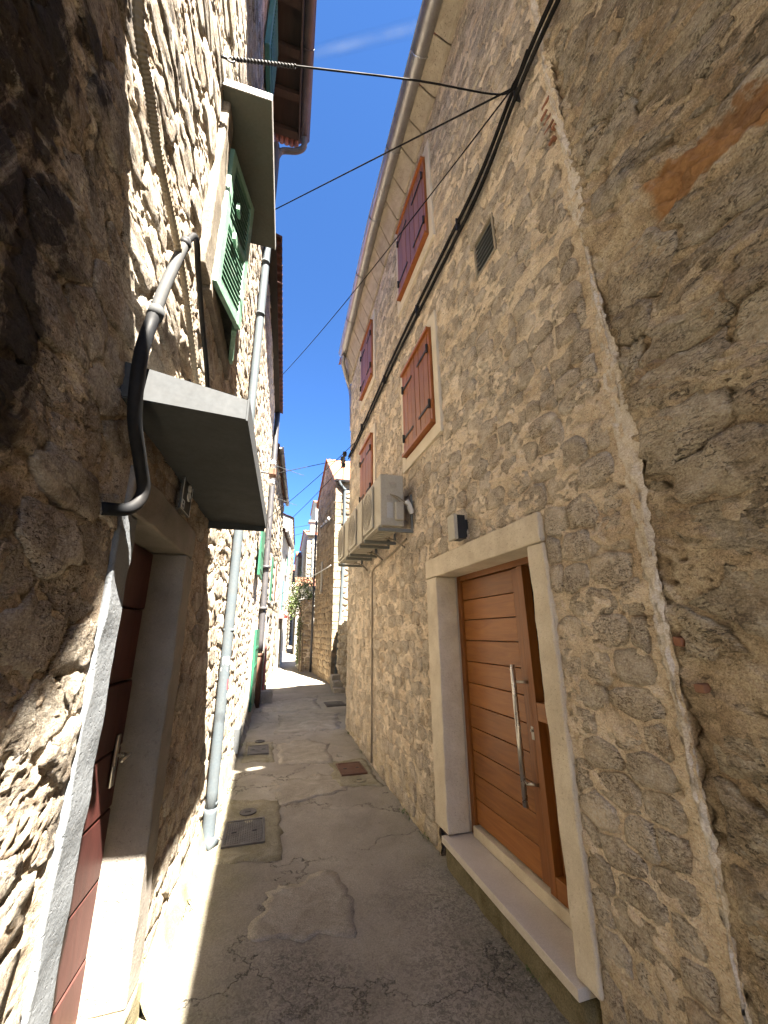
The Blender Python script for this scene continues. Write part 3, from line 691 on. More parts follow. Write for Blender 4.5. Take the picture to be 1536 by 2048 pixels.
roof_slab(hA, FR, YA0 - 0.05, YA1 + 0.12, lambda u: gut(u) - 0.02, w0=0.27)
# soffit closing board and cornice stones, each its own block
rs = random.Random(4); y = YA0 + 0.02; k = 0
while y < YA1 - 0.05:
    L_ = rs.uniform(0.28, 0.42); y2 = min(y + L_, YA1 + 0.06); ym = (y + y2) / 2
    za = float(topA(np.array(ym))) - 0.02 - 0.0; zb = gut(ym) - 0.04
    # sloping cornice block from the wall head out to the gutter
    V = []; g = 0.006
    for yy in (y + g, y2 - g):
        za_ = float(topA(np.array(yy))) + 0.01; zb_ = gut(yy) + 0.0
        V += [FR(yy, -0.04, za_), FR(yy, 0.035, za_ + rs.uniform(-.006, .006)), FR(yy, 0.20 + rs.uniform(-.006, .006), zb_ - 0.02), FR(yy, -0.04, zb_ + 0.05)]
    o = mk('cornice_stone', V, [[0, 1, 2, 3], [7, 6, 5, 4], [0, 4, 5, 1], [1, 5, 6, 2], [2, 6, 7, 3], [3, 7, 4, 0]], 'cornice', hA)
    b = o.modifiers.new('bevel', 'BEVEL'); b.width = 0.01; b.segments = 2
    y = y2; k += 1
def gutter(parent, fr, ys, zf, wc, r, mat, name='gutter', brackets=0.9):
    V = []; F = []; n = 12; ys = list(ys)
    prof = [(math.pi + math.pi * k / n) for k in range(n + 1)]
    P = [(r * math.cos(a), r * math.sin(a)) for a in prof] + [(r * 0.93 * math.cos(a), r * 0.93 * math.sin(a)) for a in prof[::-1]]
    for y_ in ys:
        for (a, b_) in P: V.append(fr(y_, (wc(y_) if callable(wc) else wc) + a, zf(y_) + b_))
    L_ = len(P)
    for i in range(len(ys) - 1):
        for k_ in range(L_): F.append([i * L_ + k_, i * L_ + (k_ + 1) % L_, (i + 1) * L_ + (k_ + 1) % L_, (i + 1) * L_ + k_])
    for base in (0, (len(ys) - 1) * L_): F.append([base + k_ for k_ in range(n + 1)])
    g = mk(name, V, F, mat, parent, True)
    y_ = ys[0] + 0.3
    while y_ < ys[-1]:
        m = MB(); pts = [fr(y_, (wc(y_) if callable(wc) else wc) + (r + 0.006) * math.cos(a), zf(y_) + (r + 0.006) * math.sin(a)) for a in prof]
        m.tube(pts, 0.007, 5); m.obj('gutter_strap', mat, g); y_ += brackets
    bd = MB()
    bd.tube([fr(y_, (wc(y_) if callable(wc) else wc) + r, zf(y_) + 0.004) for y_ in ys], 0.009, 6).obj('gutter_lip', mat, g, True)
    return g
wcA = lambda y_: 0.27 if y_ < 4.2 else 0.27 - (y_ - 4.2) * 0.012
gutter(hA, FR, np.linspace(YA0, 6.85, 24), gut, wcA, 0.09, 'gutterZ')
# downpipe at the far corner of A
pts = spline([FR(6.8, 0.24, 7.02), FR(6.85, 0.24, 6.9), FR(7.0, 0.16, 6.78), FR(7.2, 0.05, 6.66), FR(7.24, -0.02, 6.4), FR(7.24, -0.05, 5.6)])
MB().tube(pts, 0.045, 10).obj('downpipe', 'gutterZ', hA, True)

def shuttered_window(parent, y0, y1, z0, z1, thick=0.10, side=None):
    f = thing_part = rough_block('window', 'surroundC', parent, FR, y0, y0 + thick, -0.06, 0.028, z0, z1, 0.0012, 0.12, 1, 0.003)
    rough_block('surround_block', 'surroundC', f, FR, y1 - thick, y1, -0.06, 0.028, z0, z1, 0.0012, 0.12, 2, 0.003)
    rough_block('surround_block', 'surroundC', f, FR, y0 + thick + 0.002, y1 - thick - 0.002, -0.06, 0.026, z0, z0 + thick + 0.03, 0.0012, 0.12, 3, 0.003)
    rough_block('surround_block', 'surroundC', f, FR, y0 + thick + 0.002, y1 - thick - 0.002, -0.06, 0.026, z1 - thick, z1, 0.0012, 0.12, 4, 0.003)
    a, b, c, d = y0 + thick + 0.012, y1 - thick - 0.012, z0 + thick + 0.045, z1 - thick - 0.012; t = 0.045
    for nm, q in (('frame_rail', (a, b, -0.05, 0.075, d - 0.035, d)), ('frame_rail', (a, b, -0.05, 0.075, c, c + 0.035))):
        MB().box(FR, *q).obj(nm, 'frameO', f, bevel=0.003)
    for q in ((a, a + t, -0.05, 0.05, c + 0.035, d - 0.035), (b - t, b, -0.05, 0.05, c + 0.035, d - 0.035)):
        MB().box(FR, *q).obj('frame_post', 'frameO', f, bevel=0.003)
    n = 6; a2, b2 = a + t + 0.004, b - t - 0.004; wd = (b2 - a2) / n
    for i in range(n):
        g = 0.0035 if i != 3 else 0.008
        MB().box(FR, a2 + i * wd + g, a2 + (i + 1) * wd - 0.002, 0.02, 0.052 + random.uniform(-.002, .002), c + 0.042, d - 0.042).obj('plank', 'shutter', f, bevel=0.004)
    for sgn, base in ((1, a2), (-1, b2)):
        for zz in (c + (d - c) * 0.2, c + (d - c) * 0.78):
            m = MB(); x0, x1 = (base, base + wd * 2.3) if sgn > 0 else (base - wd * 2.3, base)
            m.box(FR, x0, x1, 0.053, 0.060, zz - 0.013, zz + 0.013)
            hx = base - 0.012 * sgn; m.tube([FR(hx, 0.062, zz - 0.045), FR(hx, 0.062, zz + 0.045)], 0.013, 8)
            m.obj('strap_hinge', 'black', f)
    return f
for k, (a, b, c, d) in WIN.items(): shuttered_window(hA, a, b, c, d)

# vent grille
g = thing('wall_vent', 'slatted metal vent grille high in the stone wall', 'vent', FR(1.99, 0, 4.22))
m = MB()
for q in ((1.85, 2.13, -0.05, 0.012, 4.535, 4.555), (1.85, 2.13, -0.05, 0.012, 4.205, 4.225), (1.85, 1.87, -0.05, 0.012, 4.225, 4.535), (2.11, 2.13, -0.05, 0.012, 4.225, 4.535)): m.box(FR, *q)
m.obj('frame', 'hose', g)
MB().box(FR, 1.84, 2.14, -0.09, -0.06, 4.2, 4.56).obj('backing', 'black', g)
for i in range(7):
    zz = 4.235 + i * 0.043
    m = MB(); m.add([FR(1.87, -0.045, zz + 0.03), FR(2.11, -0.045, zz + 0.03), FR(2.11, 0.008, zz), FR(1.87, 0.008, zz), FR(1.87, -0.045, zz + 0.037), FR(2.11, -0.045, zz + 0.037), FR(2.11, 0.008, zz + 0.007), FR(1.87, 0.008, zz + 0.007)],
                    [[0, 1, 2, 3], [7, 6, 5, 4], [0, 4, 5, 1], [1, 5, 6, 2], [2, 6, 7, 3], [3, 7, 4, 0]]); m.obj('slat', 'bracket', g)

# door of A
JW = 0.175
sb = rough_block('door_surround', 'surround', hA, FR, DOOR[0] + 0.01, DOOR[1] - 0.005, -0.20, 0.030, 2.055, 2.222, 0.004, 0.05, 11, 0.01)
rough_block('jamb', 'surround', sb, FR, DOOR[0] + 0.0, 1.875, -0.16, 0.026, 0.20, 2.052, 0.004, 0.05, 12, 0.012)
rough_block('jamb', 'surround', sb, FR, 3.15, DOOR[1], -0.16, 0.026, 0.20, 2.052, 0.004, 0.05, 13, 0.012)
rough_block('reveal', 'reveal', sb, FR, 3.162, 3.40, -0.36, -0.163, 0.20, 2.2, 0.001, 0.08, 14, 0.0)
rough_block('reveal', 'reveal', sb, FR, 1.70, 1.882, -0.36, -0.163, 0.20, 2.2, 0.001, 0.08, 15, 0.0)
MB().box(FR, 1.885, 3.16, -0.36, -0.203, 2.057, 2.2).obj('reveal', 'surround', sb)
st = rough_block('door_step', 'plinth', hA, FR, 1.80, 3.20, -0.36, 0.025, -0.05, 0.145, 0.008, 0.05, 17, 0.0)
rough_block('sill_slab', 'sill', st, FR, 1.83, 3.19, -0.36, 0.058, 0.148, 0.192, 0.0006, 0.2, 16, 0.004)
dd = MB(); DW = -0.20
dr = MB().box(FR, 3.105, 3.158, DW - 0.04, DW + 0.028, 0.195, 2.055).obj('door', 'doorV', hA, bevel=0.003, label='varnished oak front door of wide horizontal boards')
MB().box(FR, 1.89, 3.103, DW - 0.04, DW + 0.028, 2.012, 2.055).obj('frame_head', 'door', dr, bevel=0.003)
MB().box(FR, 1.89, 3.103, DW - 0.04, DW + 0.045, 0.195, 0.26).obj('frame_foot', 'surround', dr, bevel=0.004)
nb = 11; z0, z1 = 0.27, 2.008; hh = (z1 - z0) / nb
for i in range(nb): MB().box(FR, 2.365, 3.10, DW - 0.03, DW + 0.008, z0 + i * hh + 0.0025, z0 + (i + 1) * hh - 0.0025).obj('plank', 'door', dr, bevel=0.004)
MB().box(FR, 2.36, 3.102, DW - 0.045, DW - 0.031, z0, z1).obj('backing_board', 'black', dr)
MB().box(FR, 2.275, 2.362, DW - 0.03, DW + 0.012, z0, z1).obj('stile', 'doorV', dr, bevel=0.004)
MB().box(FR, 2.22, 2.272, DW - 0.04, DW + 0.03, 0.262, 2.01).obj('frame_post', 'doorV', dr, bevel=0.003)
MB().box(FR, 1.89, 2.218, DW - 0.03, DW + 0.03, 1.10, 1.20).obj('side_rail', 'door', dr, bevel=0.003)
MB().box(FR, 1.89, 2.218, DW - 0.03, DW + 0.03, 0.262, 0.36).obj('side_rail', 'door', dr, bevel=0.003)
MB().box(FR, 1.89, 2.218, DW - 0.04, DW - 0.02, 0.362, 1.098).obj('side_panel', 'doorV', dr)
MB().box(FR, 1.89, 2.218, DW - 0.04, DW - 0.028, 1.202, 2.01).obj('side_pane', 'glass', dr)
m = MB(); m.tube([FR(2.36, DW + 0.075, 0.63), FR(2.36, DW + 0.075, 1.40)], 0.016, 14)
for zz in (0.75, 1.30): m.tube([FR(2.36, DW + 0.075, zz), FR(2.30, DW + 0.012, zz)], 0.009, 8)
m.obj('handle_bar', 'steel', dr, True)
m = MB(); m.box(FR, 2.285, 2.312, DW + 0.012, DW + 0.019, 0.985, 1.055); m.tube([FR(2.298, DW + 0.015, 1.035), FR(2.298, DW + 0.03, 1.035)], 0.009, 10); m.obj('keyhole_plate', 'steel', dr)

# wall lamp
g = thing('wall_lamp', 'rectangular cream and black up and down lamp above the oak door', 'lamp', FR(2.6, 0, 2.24))
MB().box(FR, 2.57, 2.63, 0.0, 0.03, 2.27, 2.40).obj('back_plate', 'black', g)
MB().box(FR, 2.55, 2.65, 0.031, 0.095, 2.25, 2.43).obj('lamp_body', 'black', g, bevel=0.002)
V = MB().box(FR, 2.545, 2.655, 0.096, 0.125, 2.245, 2.435).obj('front_shell', 'ac', g, bevel=0.004)

# air conditioners
def ac_unit(label, y0, proto=None):
    y1 = y0 + 0.68; z0, z1 = 2.62, 3.17; w0, w1 = 0.115, 0.365
    g = thing('air_conditioner', label, 'air conditioner', FR(y0, 0, z0), 'air conditioner units in a row on the stone wall')
    MB().box(FR, y0, y1, w0, w1, z0, z1).obj('casing', 'ac', g, bevel=0.012)
    MB().box(FR, y0 + 0.25, y1 - 0.02, w1 + 0.001, w1 + 0.028, z0 + 0.03, z1 - 0.05).obj('fan_cover', 'ac', g, bevel=0.022)
    m = MB(); cy, cz = y0 + 0.455, z0 + 0.26
    for r_ in (0.05, 0.09, 0.13, 0.17, 0.2): m.tube([FR(cy + r_ * math.cos(a), w1 + 0.031, cz + r_ * math.sin(a)) for a in np.linspace(0, 2 * math.pi, 25)], 0.003, 4, False)
    for a in np.linspace(0, math.pi, 7)[:-1]: m.tube([FR(cy + 0.2 * math.cos(a), w1 + 0.03, cz + 0.2 * math.sin(a)), FR(cy - 0.2 * math.cos(a), w1 + 0.03, cz - 0.2 * math.sin(a))], 0.003, 4)
    m.obj('fan_guard', 'acdark', g)
    # service end facing the camera
    MB().box(FR, y0 - 0.006, y0 - 0.001, w0 + 0.02, w1 - 0.045, z0 + 0.03, z1 - 0.03).obj('end_panel', 'ac', g, bevel=0.004)
    MB().box(FR, y0 - 0.010, y0 - 0.0065, w0 + 0.09, w0 + 0.16, z1 - 0.11, z1 - 0.085).obj('hand_recess', 'acdark', g, bevel=0.003)
    MB().box(FR, y0 - 0.045, y0 - 0.0065, w0 + 0.01, w0 + 0.11, z0 + 0.05, z0 + 0.25).obj('valve_cover', 'ac', g, bevel=0.02)
    MB().box(FR, y0 - 0.009, y0 - 0.0065, w0 + 0.125, w0 + 0.185, z0 + 0.08, z0 + 0.24).obj('rating_label', 'edge', g)
    MB().box(FR, y0 - 0.009, y0 - 0.0065, w0 + 0.13, w0 + 0.185, z0 + 0.26, z0 + 0.32).obj('warning_label', 'acdark', g)
    m = MB()
    for i in range(5): m.box(FR, y0 - 0.009, y0 - 0.0066, w0 + 0.08, w0 + 0.15, z0 + 0.40 + i * 0.012, z0 + 0.404 + i * 0.012)
    for i in range(3): m.box(FR, y0 - 0.047, y0 - 0.0455, w0 + 0.025, w0 + 0.085, z0 + 0.205 + i * 0.012, z0 + 0.209 + i * 0.012)
    m.obj('vent_slots', 'acdark', g)
    m = MB(); m.tube(spline([FR(y0 - 0.012, w0 + 0.15, z0 + 0.33), FR(y0 - 0.03, w0 + 0.10, z0 + 0.29), FR(y0 - 0.03, w0 + 0.04, z0 + 0.24), FR(y0 - 0.02, w0 - 0.03, z0 + 0.22)]), 0.006, 6)
    m.tube(spline([FR(y0 - 0.012, w0 + 0.14, z0 + 0.325), FR(y0 - 0.025, w0 + 0.07, z0 + 0.30), FR(y0 - 0.015, w0 - 0.02, z0 + 0.24)]), 0.005, 6); m.obj('cable', 'hose', g, True)
    MB().tube(spline([FR(y0 - 0.01, w0 - 0.02, z0 + 0.27), FR(y0 - 0.0, w0 - 0.05, z0 + 0.23), FR(y0 + 0.02, w0 - 0.09, z0 + 0.15)]), 0.03, 10).obj('insulated_pipe', 'white', g, True)
    # underside feet ribs
    for i in range(6): MB().box(FR, y0 + 0.1 + i * 0.085, y0 + 0.14 + i * 0.085, w0 + 0.04, w1 - 0.04, z0 - 0.012, z0 - 0.001).obj('base_rib', 'ac', g)
    for yy in (y0 + 0.03, y1 - 0.06):
        m = MB(); m.box(FR, yy, yy + 0.03, 0.005, w1 + 0.015, z0 - 0.05, z0 - 0.014); m.box(FR, yy, yy + 0.03, 0.002, 0.03, z0 - 0.014, z0 + 0.36); m.obj('bracket', 'bracket', g, bevel=0.002)
    m = MB(); m.box(FR, y0 + 0.0, y1, w1 - 0.012, w1 + 0.018, z0 - 0.0135, z0 - 0.001); m.obj('base_lip', 'ac', g)
    MB().tube(spline([FR(y0 + 0.5, w0 + 0.06, z0 - 0.01), FR(y0 + 0.48, w0 - 0.03, z0 - 0.03), FR(y0 + 0.4, 0.02, z0 - 0.10), FR(y0 + 0.3, 0.015, z0 - 0.15)]), 0.01, 8).obj('drain_hose', 'hose', g, True)
    return g
ac_unit('nearest and largest looking of three cream air conditioner units on the stone wall', 3.66)
ac_unit('middle of three cream air conditioner units on the stone wall', 4.50)
ac_unit('farthest of three cream air conditioner units on the stone wall', 5.34)
g = MB().tube(spline([FR(3.9, 0.015, 2.55), FR(4.3, 0.015, 2.50), FR(4.9, 0.016, 2.46), FR(5.28, 0.016, 2.43), FR(5.34, 0.015, 2.3), FR(5.35, 0.018, 1.5), FR(5.36, 0.018, 0.8), FR(5.38, 0.02, 0.08)], 8), 0.011, 8).obj('condensate_pipe', 'hose', None, True)
g['label'] = 'thin beige condensate pipe running down the stone wall to the ground'; g['category'] = 'pipe'

# ================================================================== RIGHT HOUSE B (old)
hB = thing('rubble_house', 'old brown rubble house with an orange render stain at the right edge', 'house', (1.4, 0, 0))
def wobB(u, v): return -0.015 + 0.035 * fbm(u * 1.6, v * 1.6, 0, 51, 3)
def sheetB(u, v): return wobB(u, v) + 0.036 * fbm(u * 5, v * 8 - u * 2, 0, 52, 3) + 0.024 * (0.3 - np.abs(fbm(u * 11, v * 20 - u * 6, 0, 54, 3))) + 0.016 * fbm(u * 34, v * 46, 0, 53, 2) - 0.02 * np.clip(-0.25 - fbm(u * 14, v * 26 - u * 8, 0, 55, 3), 0, 1) * 4
sheet('wall', 'mortarB', hB, FR, -1.6, YA0 + 0.05, -0.05, 7.5, (0.008, 0.03, 0.25), lambda u, v: sheetB(u, v) - 0.05 * (u > YA0), ())
cellB = rubble(-1.6, YA0 - 0.05, 0.0, 7.5, 0.34, 0.19, 15, [], jit=0.8, small=0.22)
lay_stones(hB, cellB, FR, 'stoneB', 0.000, 0.024, 0.004, lambda u, v: wobB(u, v), 300, 26, 8, 0.34, rel=0.009)
m = MB()
m.add([FR(-1.6, -0.03, 0), FR(YB0, -0.03, 0), FR(YB0, -0.03, 7.5), FR(-1.6, -0.03, 7.5)], [[0, 1, 2, 3]])
m.add([FR(YB0, -0.03, 0), FR(YB0, -6, 0), FR(YB0, -6, 7.9), FR(YB0, -0.03, 7.5)], [[0, 1, 2, 3]])
m.add([FR(YB0, -6, 0), FR(YA0, -6, 0), FR(YA0, -6, 7.9), FR(YB0, -6, 7.9)], [[0, 1, 2, 3]])
m.obj('side_wall', 'mortarB', hB)
roof_slab(hB, FR, YB0, YA0 - 0.06, lambda u: 7.33, w0=0.27)
MB().box(FR, YB0, YA0 - 0.02, -0.02, 0.18, 7.28, 7.40).obj('cornice', 'cornice', hB)
gutter(hB, FR, np.linspace(YB0, YA0 - 0.02, 12), lambda y_: 7.33, 0.27, 0.075, 'gutterZ')
# the ragged pointing strip where the two houses meet
V = []; F = []; zz = np.arange(0.0, 7.3, 0.011); nw = 9
for i, z_ in enumerate(zz):
    cy = 1.175 + 0.03 * fbm(np.array(z_ * 1.3), np.array(0.), 0., 61, 3)
    fz = min(1.0, max(0.25, (z_ - 1.3) / 0.8)) * (1.0 if z_ < 3.9 else 0.5)
    wd = 0.010 + 0.045 * fz * (0.5 + float(fbm(np.array(z_ * 2.1), np.array(3.), 0., 62, 3))) + 0.012 * float(fbm(np.array(z_ * 25), np.array(1.), 0., 63, 3))
    for j in range(nw):
        t_ = j / (nw - 1) * 2 - 1; e = 0.009 * float(fbm(np.array(z_ * 70.), np.array(j * 2.), 0., 64, 2)) * abs(t_)
        V.append(FR(cy + t_ * wd + e, 0.017 * (1 - t_ ** 4) - 0.010 + 0.012 * float(vnoise(np.array(z_ * 25.), np.array(j * 1.3), 0., 65)), z_))
for i in range(len(zz) - 1):
    for j in range(nw - 1): F.append([i * nw + j, i * nw + j + 1, (i + 1) * nw + j + 1, (i + 1) * nw + j])
mk('seam_pointing', V, F, 'seam', hA, True)
rs = random.Random(3)
for i in range(6):
    zz_ = 4.3 + i * 0.06 + rs.uniform(-.01, .01); y_ = 1.20 + rs.uniform(-0.01, 0.03)
    rough_block('brick', 'brick', hA, FR, y_, y_ + rs.uniform(0.03, 0.08), -0.03, 0.016 + rs.uniform(-.004, .004), zz_, zz_ + 0.018, 0.003, 0.02, i, 0.003)
for (y_, z_) in ((1.11, 1.55), (1.07, 1.40)):
    rough_block('brick', 'brick', hB, FR, y_, y_ + 0.035, -0.05, 0.006, z_, z_ + 0.03, 0.008, 0.02, int(z_ * 100), 0.006)

# cable bundle along the right facades
cb = thing('cable_bundle', 'bundle of black cables running along the stone facade below the upper windows', 'cables', FR(1.4, 0.03, 5.0))
rs = random.Random(9)
for k in range(4):
    dz = (-0.075, -0.05, 0.02, 0.045)[k]
    pts = [FR(-1.2, 0.04, 5.0 + dz), FR(0.2, 0.04, 5.06 + dz), FR(0.99, 0.05, 5.10 + dz), FR(1.42, 0.045, 5.07 + dz), FR(1.93, 0.035, 4.97 + dz * 1.2), FR(2.68, 0.03, 5.0 + dz * 1.3), FR(4.1, 0.03, 5.03 + dz * 1.2), FR(5.58, 0.03, 4.97 + dz), FR(6.5, 0.03, 4.93 + dz * 0.8), FR(7.05, 0.05, 4.90 + dz * 0.5)]
    MB().tube(spline(pts, 6), 0.008 if k % 2 else 0.0115, 8).obj('cable', 'cable', cb, True)
for y_ in (1.42, 2.3, 3.3, 4.6, 6.0):
    m = MB(); m.box(FR, y_ - 0.005, y_ + 0.005, 0.0, 0.05, 4.93 + (0.06 if y_ < 1.6 else 0.0), 5.06 + (0.07 if y_ < 1.6 else 0)); m.obj('cable_clip', 'black', cb)
def wire(label, a, b, s=0.08, r=0.007, pts=None):
    o = MB().tube(pts if pts is not None else sag(a, b, s), r, 6).obj('overhead_wire', 'cable', None, True)
    o['label'] = label; o['category'] = 'wire'; o['group'] = 'wires strung across the alley'
J = FR(1.42, 0.055, 5.10)
wire('topmost black wire crossing the alley to a twisted hook above the slab', None, None, pts=spline([FR(1.25, 0.05, 5.16), FR(1.38, 0.07, 5.08), (1.25, 1.45, 5.045), (0.7, 1.5, 4.975), (0.1, 1.57, 4.885), (-0.42, 1.63, 4.80)], 8), r=0.0055)
m = MB()
for ph in (0, math.pi): m.tube([np.array((-0.42, 1.63, 4.80)) + (np.array((-0.06, 1.590, 4.857)) - np.array((-0.42, 1.63, 4.80))) * t_ + 0.009 * np.array([0, math.cos(t_ * 60 + ph), math.sin(t_ * 60 + ph)]) for t_ in np.linspace(0, 1, 60)], 0.004, 5)
m.tube([(-0.49, 1.63, 4.79), (-0.43, 1.63, 4.79)], 0.008, 6); m.tube([np.array((-0.42, 1.63, 4.79)) + 0.02 * np.array([math.cos(a), 0, math.sin(a)]) for a in np.linspace(0, 6.3, 14)], 0.005, 5)
o = m.obj('wire_hook', 'black', None, True); o['label'] = 'twisted wire end and hook fixed in the left wall above the slab'; o['category'] = 'hook'
wire('second wire from the cable junction rising left to the far end of the left eave', J, (-0.33, 4.3, 7.15), 0.0, 0.007)
wire('long thin wire falling from the cable junction to the far left wall', J, (-0.19, 7.35, 6.45), 0.12, 0.0055)

# ================================================================== LEFT HOUSE L1
YL1 = 4.28
hL = thing('rubble_townhouse', 'rough rubble house on the left with a narrow white framed red door', 'house', (-0.5, 2, 0))
DL = (1.46, 2.50, 0.0, 2.19)   # outer surround
WLo = (1.80, 2.86, 3.46, 4.76)
def wobL(u, v): return 0.022 * fbm(u * 1.5, v * 1.5, 0, 71, 3)
def sheetL(u, v): return wobL(u, v) * 1.0 + 0.010 * fbm(u * 5.5, v * 8, 0, 72, 3) + 0.014 * (0.3 - np.abs(fbm(u * 16, v * 26, 0, 73, 3))) * 1.0 + 0.009 * fbm(u * 40, v * 54, 0, 74, 2) - 0.002 - 0.012 * np.clip(-0.26 - fbm(u * 18 + v * 5, v * 30, 0, 75, 3), 0, 1) * 4
def easeL(f):
    def g_(u, v):
        d = 1.0
        for (a0, a1, b0, b1) in (DL, WLo):
            dx = np.maximum(np.maximum(a0 - u, u - a1), 0); dz_ = np.maximum(np.maximum(b0 - v, v - b1), 0)
            d = np.minimum(d, np.clip(np.sqrt(dx ** 2 + dz_ ** 2) / 0.15, 0.1, 1))
        return f(u, v) * d - 0.002 * (1 - d)
    return g_
hl = [(DL[0] + 0.04, DL[1] - 0.04, -1, DL[3] - 0.04), (WLo[0] + 0.04, WLo[1] - 0.04, WLo[2] + 0.04, WLo[3] - 0.04)]
sheet('wall', 'mortarL', hL, FL, -1.2, YL1, -0.05, 8.4, (0.0085, 0.025, 0.45), easeL(sheetL), hl)
cellL = rubble(-1.2, YL1, 0.06, 8.4, 0.24, 0.13, 25, [DL, WLo], jit=0.6, small=0.06)
lay_stones(hL, cellL, FL, 'stoneL', -0.002, 0.014, 0.004, easeL(wobL), 300, 26, 12, 0.3, rel=0.0035)
m = MB()
m.add([FL(YL1, 0, 0), FL(YL1, -5, 0), FL(YL1, -5, 9), FL(YL1, 0, 8.4)], [[0, 1, 2, 3]])
m.add([FL(-1.2, -0.02, 0), FL(-8, -0.02, 0), FL(-8, -0.02, 8.4), FL(-1.2, -0.02, 8.4)], [[0, 1, 2, 3]])
m.add([FL(-8, -5, 0), FL(YL1, -5, 0), FL(YL1, -5, 9), FL(-8, -5, 9)], [[0, 1, 2, 3]])
m.obj('side_wall', 'mortarL', hL)
# foot plinth: cement flare
def plinth(parent, y0, y1, hgt=0.16, out=0.085, seed=2, mat='plinth'):
    ys = np.arange(y0, y1, 0.05); V = []; F = []; n = 6
    for y_ in ys:
        hh_ = hgt * (1 + 0.6 * float(fbm(np.array(y_ * 1.5), 0., 0., seed, 3))); oo = out * (1 + 0.5 * float(fbm(np.array(y_ * 2.), 3., 0., seed, 3)))
        for j in range(n):
            t_ = j / (n - 1); w_ = oo * (1 - t_) ** 1.3 + 0.012 * float(vnoise(np.array(y_ * 7), np.array(t_ * 3), 0., seed)) - 0.0; V.append(FL(y_, w_ + 0.01 - 0.03 * (t_ == 1), float(gz(y_)) - 0.03 + (hh_ + 0.03) * t_))
    for i in range(len(ys) - 1):
        for j in range(n - 1): F.append([i * n + j, i * n + j + 1, (i + 1) * n + j + 1, (i + 1) * n + j])
    mk('plinth', V, F, mat, parent, True)
plinth(hL, 2.48, YL1); plinth(hL, -1.0, 1.46, seed=5)
# door surround of L1
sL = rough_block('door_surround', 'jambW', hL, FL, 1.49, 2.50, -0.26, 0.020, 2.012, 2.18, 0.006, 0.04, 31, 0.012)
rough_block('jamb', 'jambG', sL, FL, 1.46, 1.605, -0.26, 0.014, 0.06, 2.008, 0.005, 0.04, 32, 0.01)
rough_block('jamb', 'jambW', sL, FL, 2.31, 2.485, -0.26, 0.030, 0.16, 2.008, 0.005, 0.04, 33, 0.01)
rough_block('jamb_foot', 'plinth', sL, FL, 2.26, 2.52, -0.26, 0.045, -0.02, 0.157, 0.016, 0.05, 34, 0.02)
rough_block('threshold', 'plinth', sL, FL, 1.60, 2.258, -0.26, 0.02, -0.02, 0.14, 0.012, 0.05, 35, 0.02)
# door planks, sill board to lintel, slightly uneven
dl = MB().box(FL, 1.56, 1.62, -0.175, -0.145, 0.14, 2.008).obj('door', 'redwood', hL, label='dark red plank door set deep in its frame')
MB().box(FL, 1.60, 2.33, -0.198, -0.18, 0.14, 2.01).obj('backing_board', 'black', dl)
zs = [0.14, 0.36, 0.62, 0.88, 1.12, 1.40, 1.72, 2.008]
for i in range(7):
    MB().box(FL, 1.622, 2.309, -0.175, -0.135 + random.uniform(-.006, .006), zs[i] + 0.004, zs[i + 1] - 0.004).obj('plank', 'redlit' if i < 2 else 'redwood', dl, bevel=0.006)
m = MB(); m.box(FL, 2.20, 2.235, -0.13, -0.121, 0.98, 1.18); m.tube([FL(2.218, -0.125, 1.10), FL(2.218, -0.075, 1.10), FL(2.12, -0.07, 1.10)], 0.008, 8); m.obj('door_handle', 'steel', dl, True)
# number plate
npl = thing('number_plate', 'small dark plaque with the number 8 above the red door', 'number plate', FL(2.08, 0.03, 2.17))
MB().box(FL, 1.99, 2.17, 0.035, 0.045, 2.175, 2.345).obj('plate', 'plate', npl, bevel=0.002)
m = MB(); m.tube([FL(2.10 + 0.019 * math.cos(a), 0.049, 2.305 + 0.017 * math.sin(a)) for a in np.linspace(0, 2 * math.pi, 17)], 0.0045, 6, False); m.tube([FL(2.10 + 0.022 * math.cos(a), 0.049, 2.265 + 0.021 * math.sin(a)) for a in np.linspace(0, 2 * math.pi, 17)], 0.0045, 6, False); m.obj('digit', 'platetext', npl, True)
m = MB()
for q in ((2.005, 2.045, 2.185, 2.188), (2.005, 2.045, 2.222, 2.225), (2.005, 2.008, 2.188, 2.222), (2.042, 2.045, 2.188, 2.222), (2.015, 2.035, 2.204, 2.207)): m.box(FL, q[0], q[1], 0.046, 0.048, q[2], q[3])
for q in ((1.992, 2.168, 2.177, 2.179), (1.992, 2.168, 2.341, 2.343), (1.992, 1.994, 2.179, 2.341), (2.166, 2.168, 2.179, 2.341)): m.box(FL, q[0], q[1], 0.046, 0.048, q[2], q[3])
m.obj('plate_border', 'platetext', npl)

# metal canopy above the red door
cn = thing('door_canopy', 'folded grey sheet metal canopy over the red door', 'canopy', FL(2.05, 0, 2.32))
y0, y1, D = 1.31, 2.80, 0.385
def quadslab(P, th, nrm):
    P = [np.array(p, float) for p in P]; n_ = np.array(nrm, float) * th; return P + [p + n_ for p in P], [[0, 1, 2, 3], [7, 6, 5, 4], [0, 4, 5, 1], [1, 5, 6, 2], [2, 6, 7, 3], [3, 7, 4, 0]]
V, F = quadslab([FL(y0, -0.02, 2.335), FL(y1, -0.02, 2.335), FL(y1, D, 2.315), FL(y0, D, 2.315)], 0.004, (0, 0, 1)); MB().add(V, F).obj('bottom_sheet', 'sheet', cn)
V, F = quadslab([FL(y0 - 0.006, -0.03, 2.34), FL(y0 - 0.006, D, 2.31), FL(y0 - 0.006, D, 2.385), FL(y0 - 0.006, -0.03, 2.47)], 0.005, (0, 1, 0)); MB().add(V, F).obj('end_panel', 'sheet', cn)
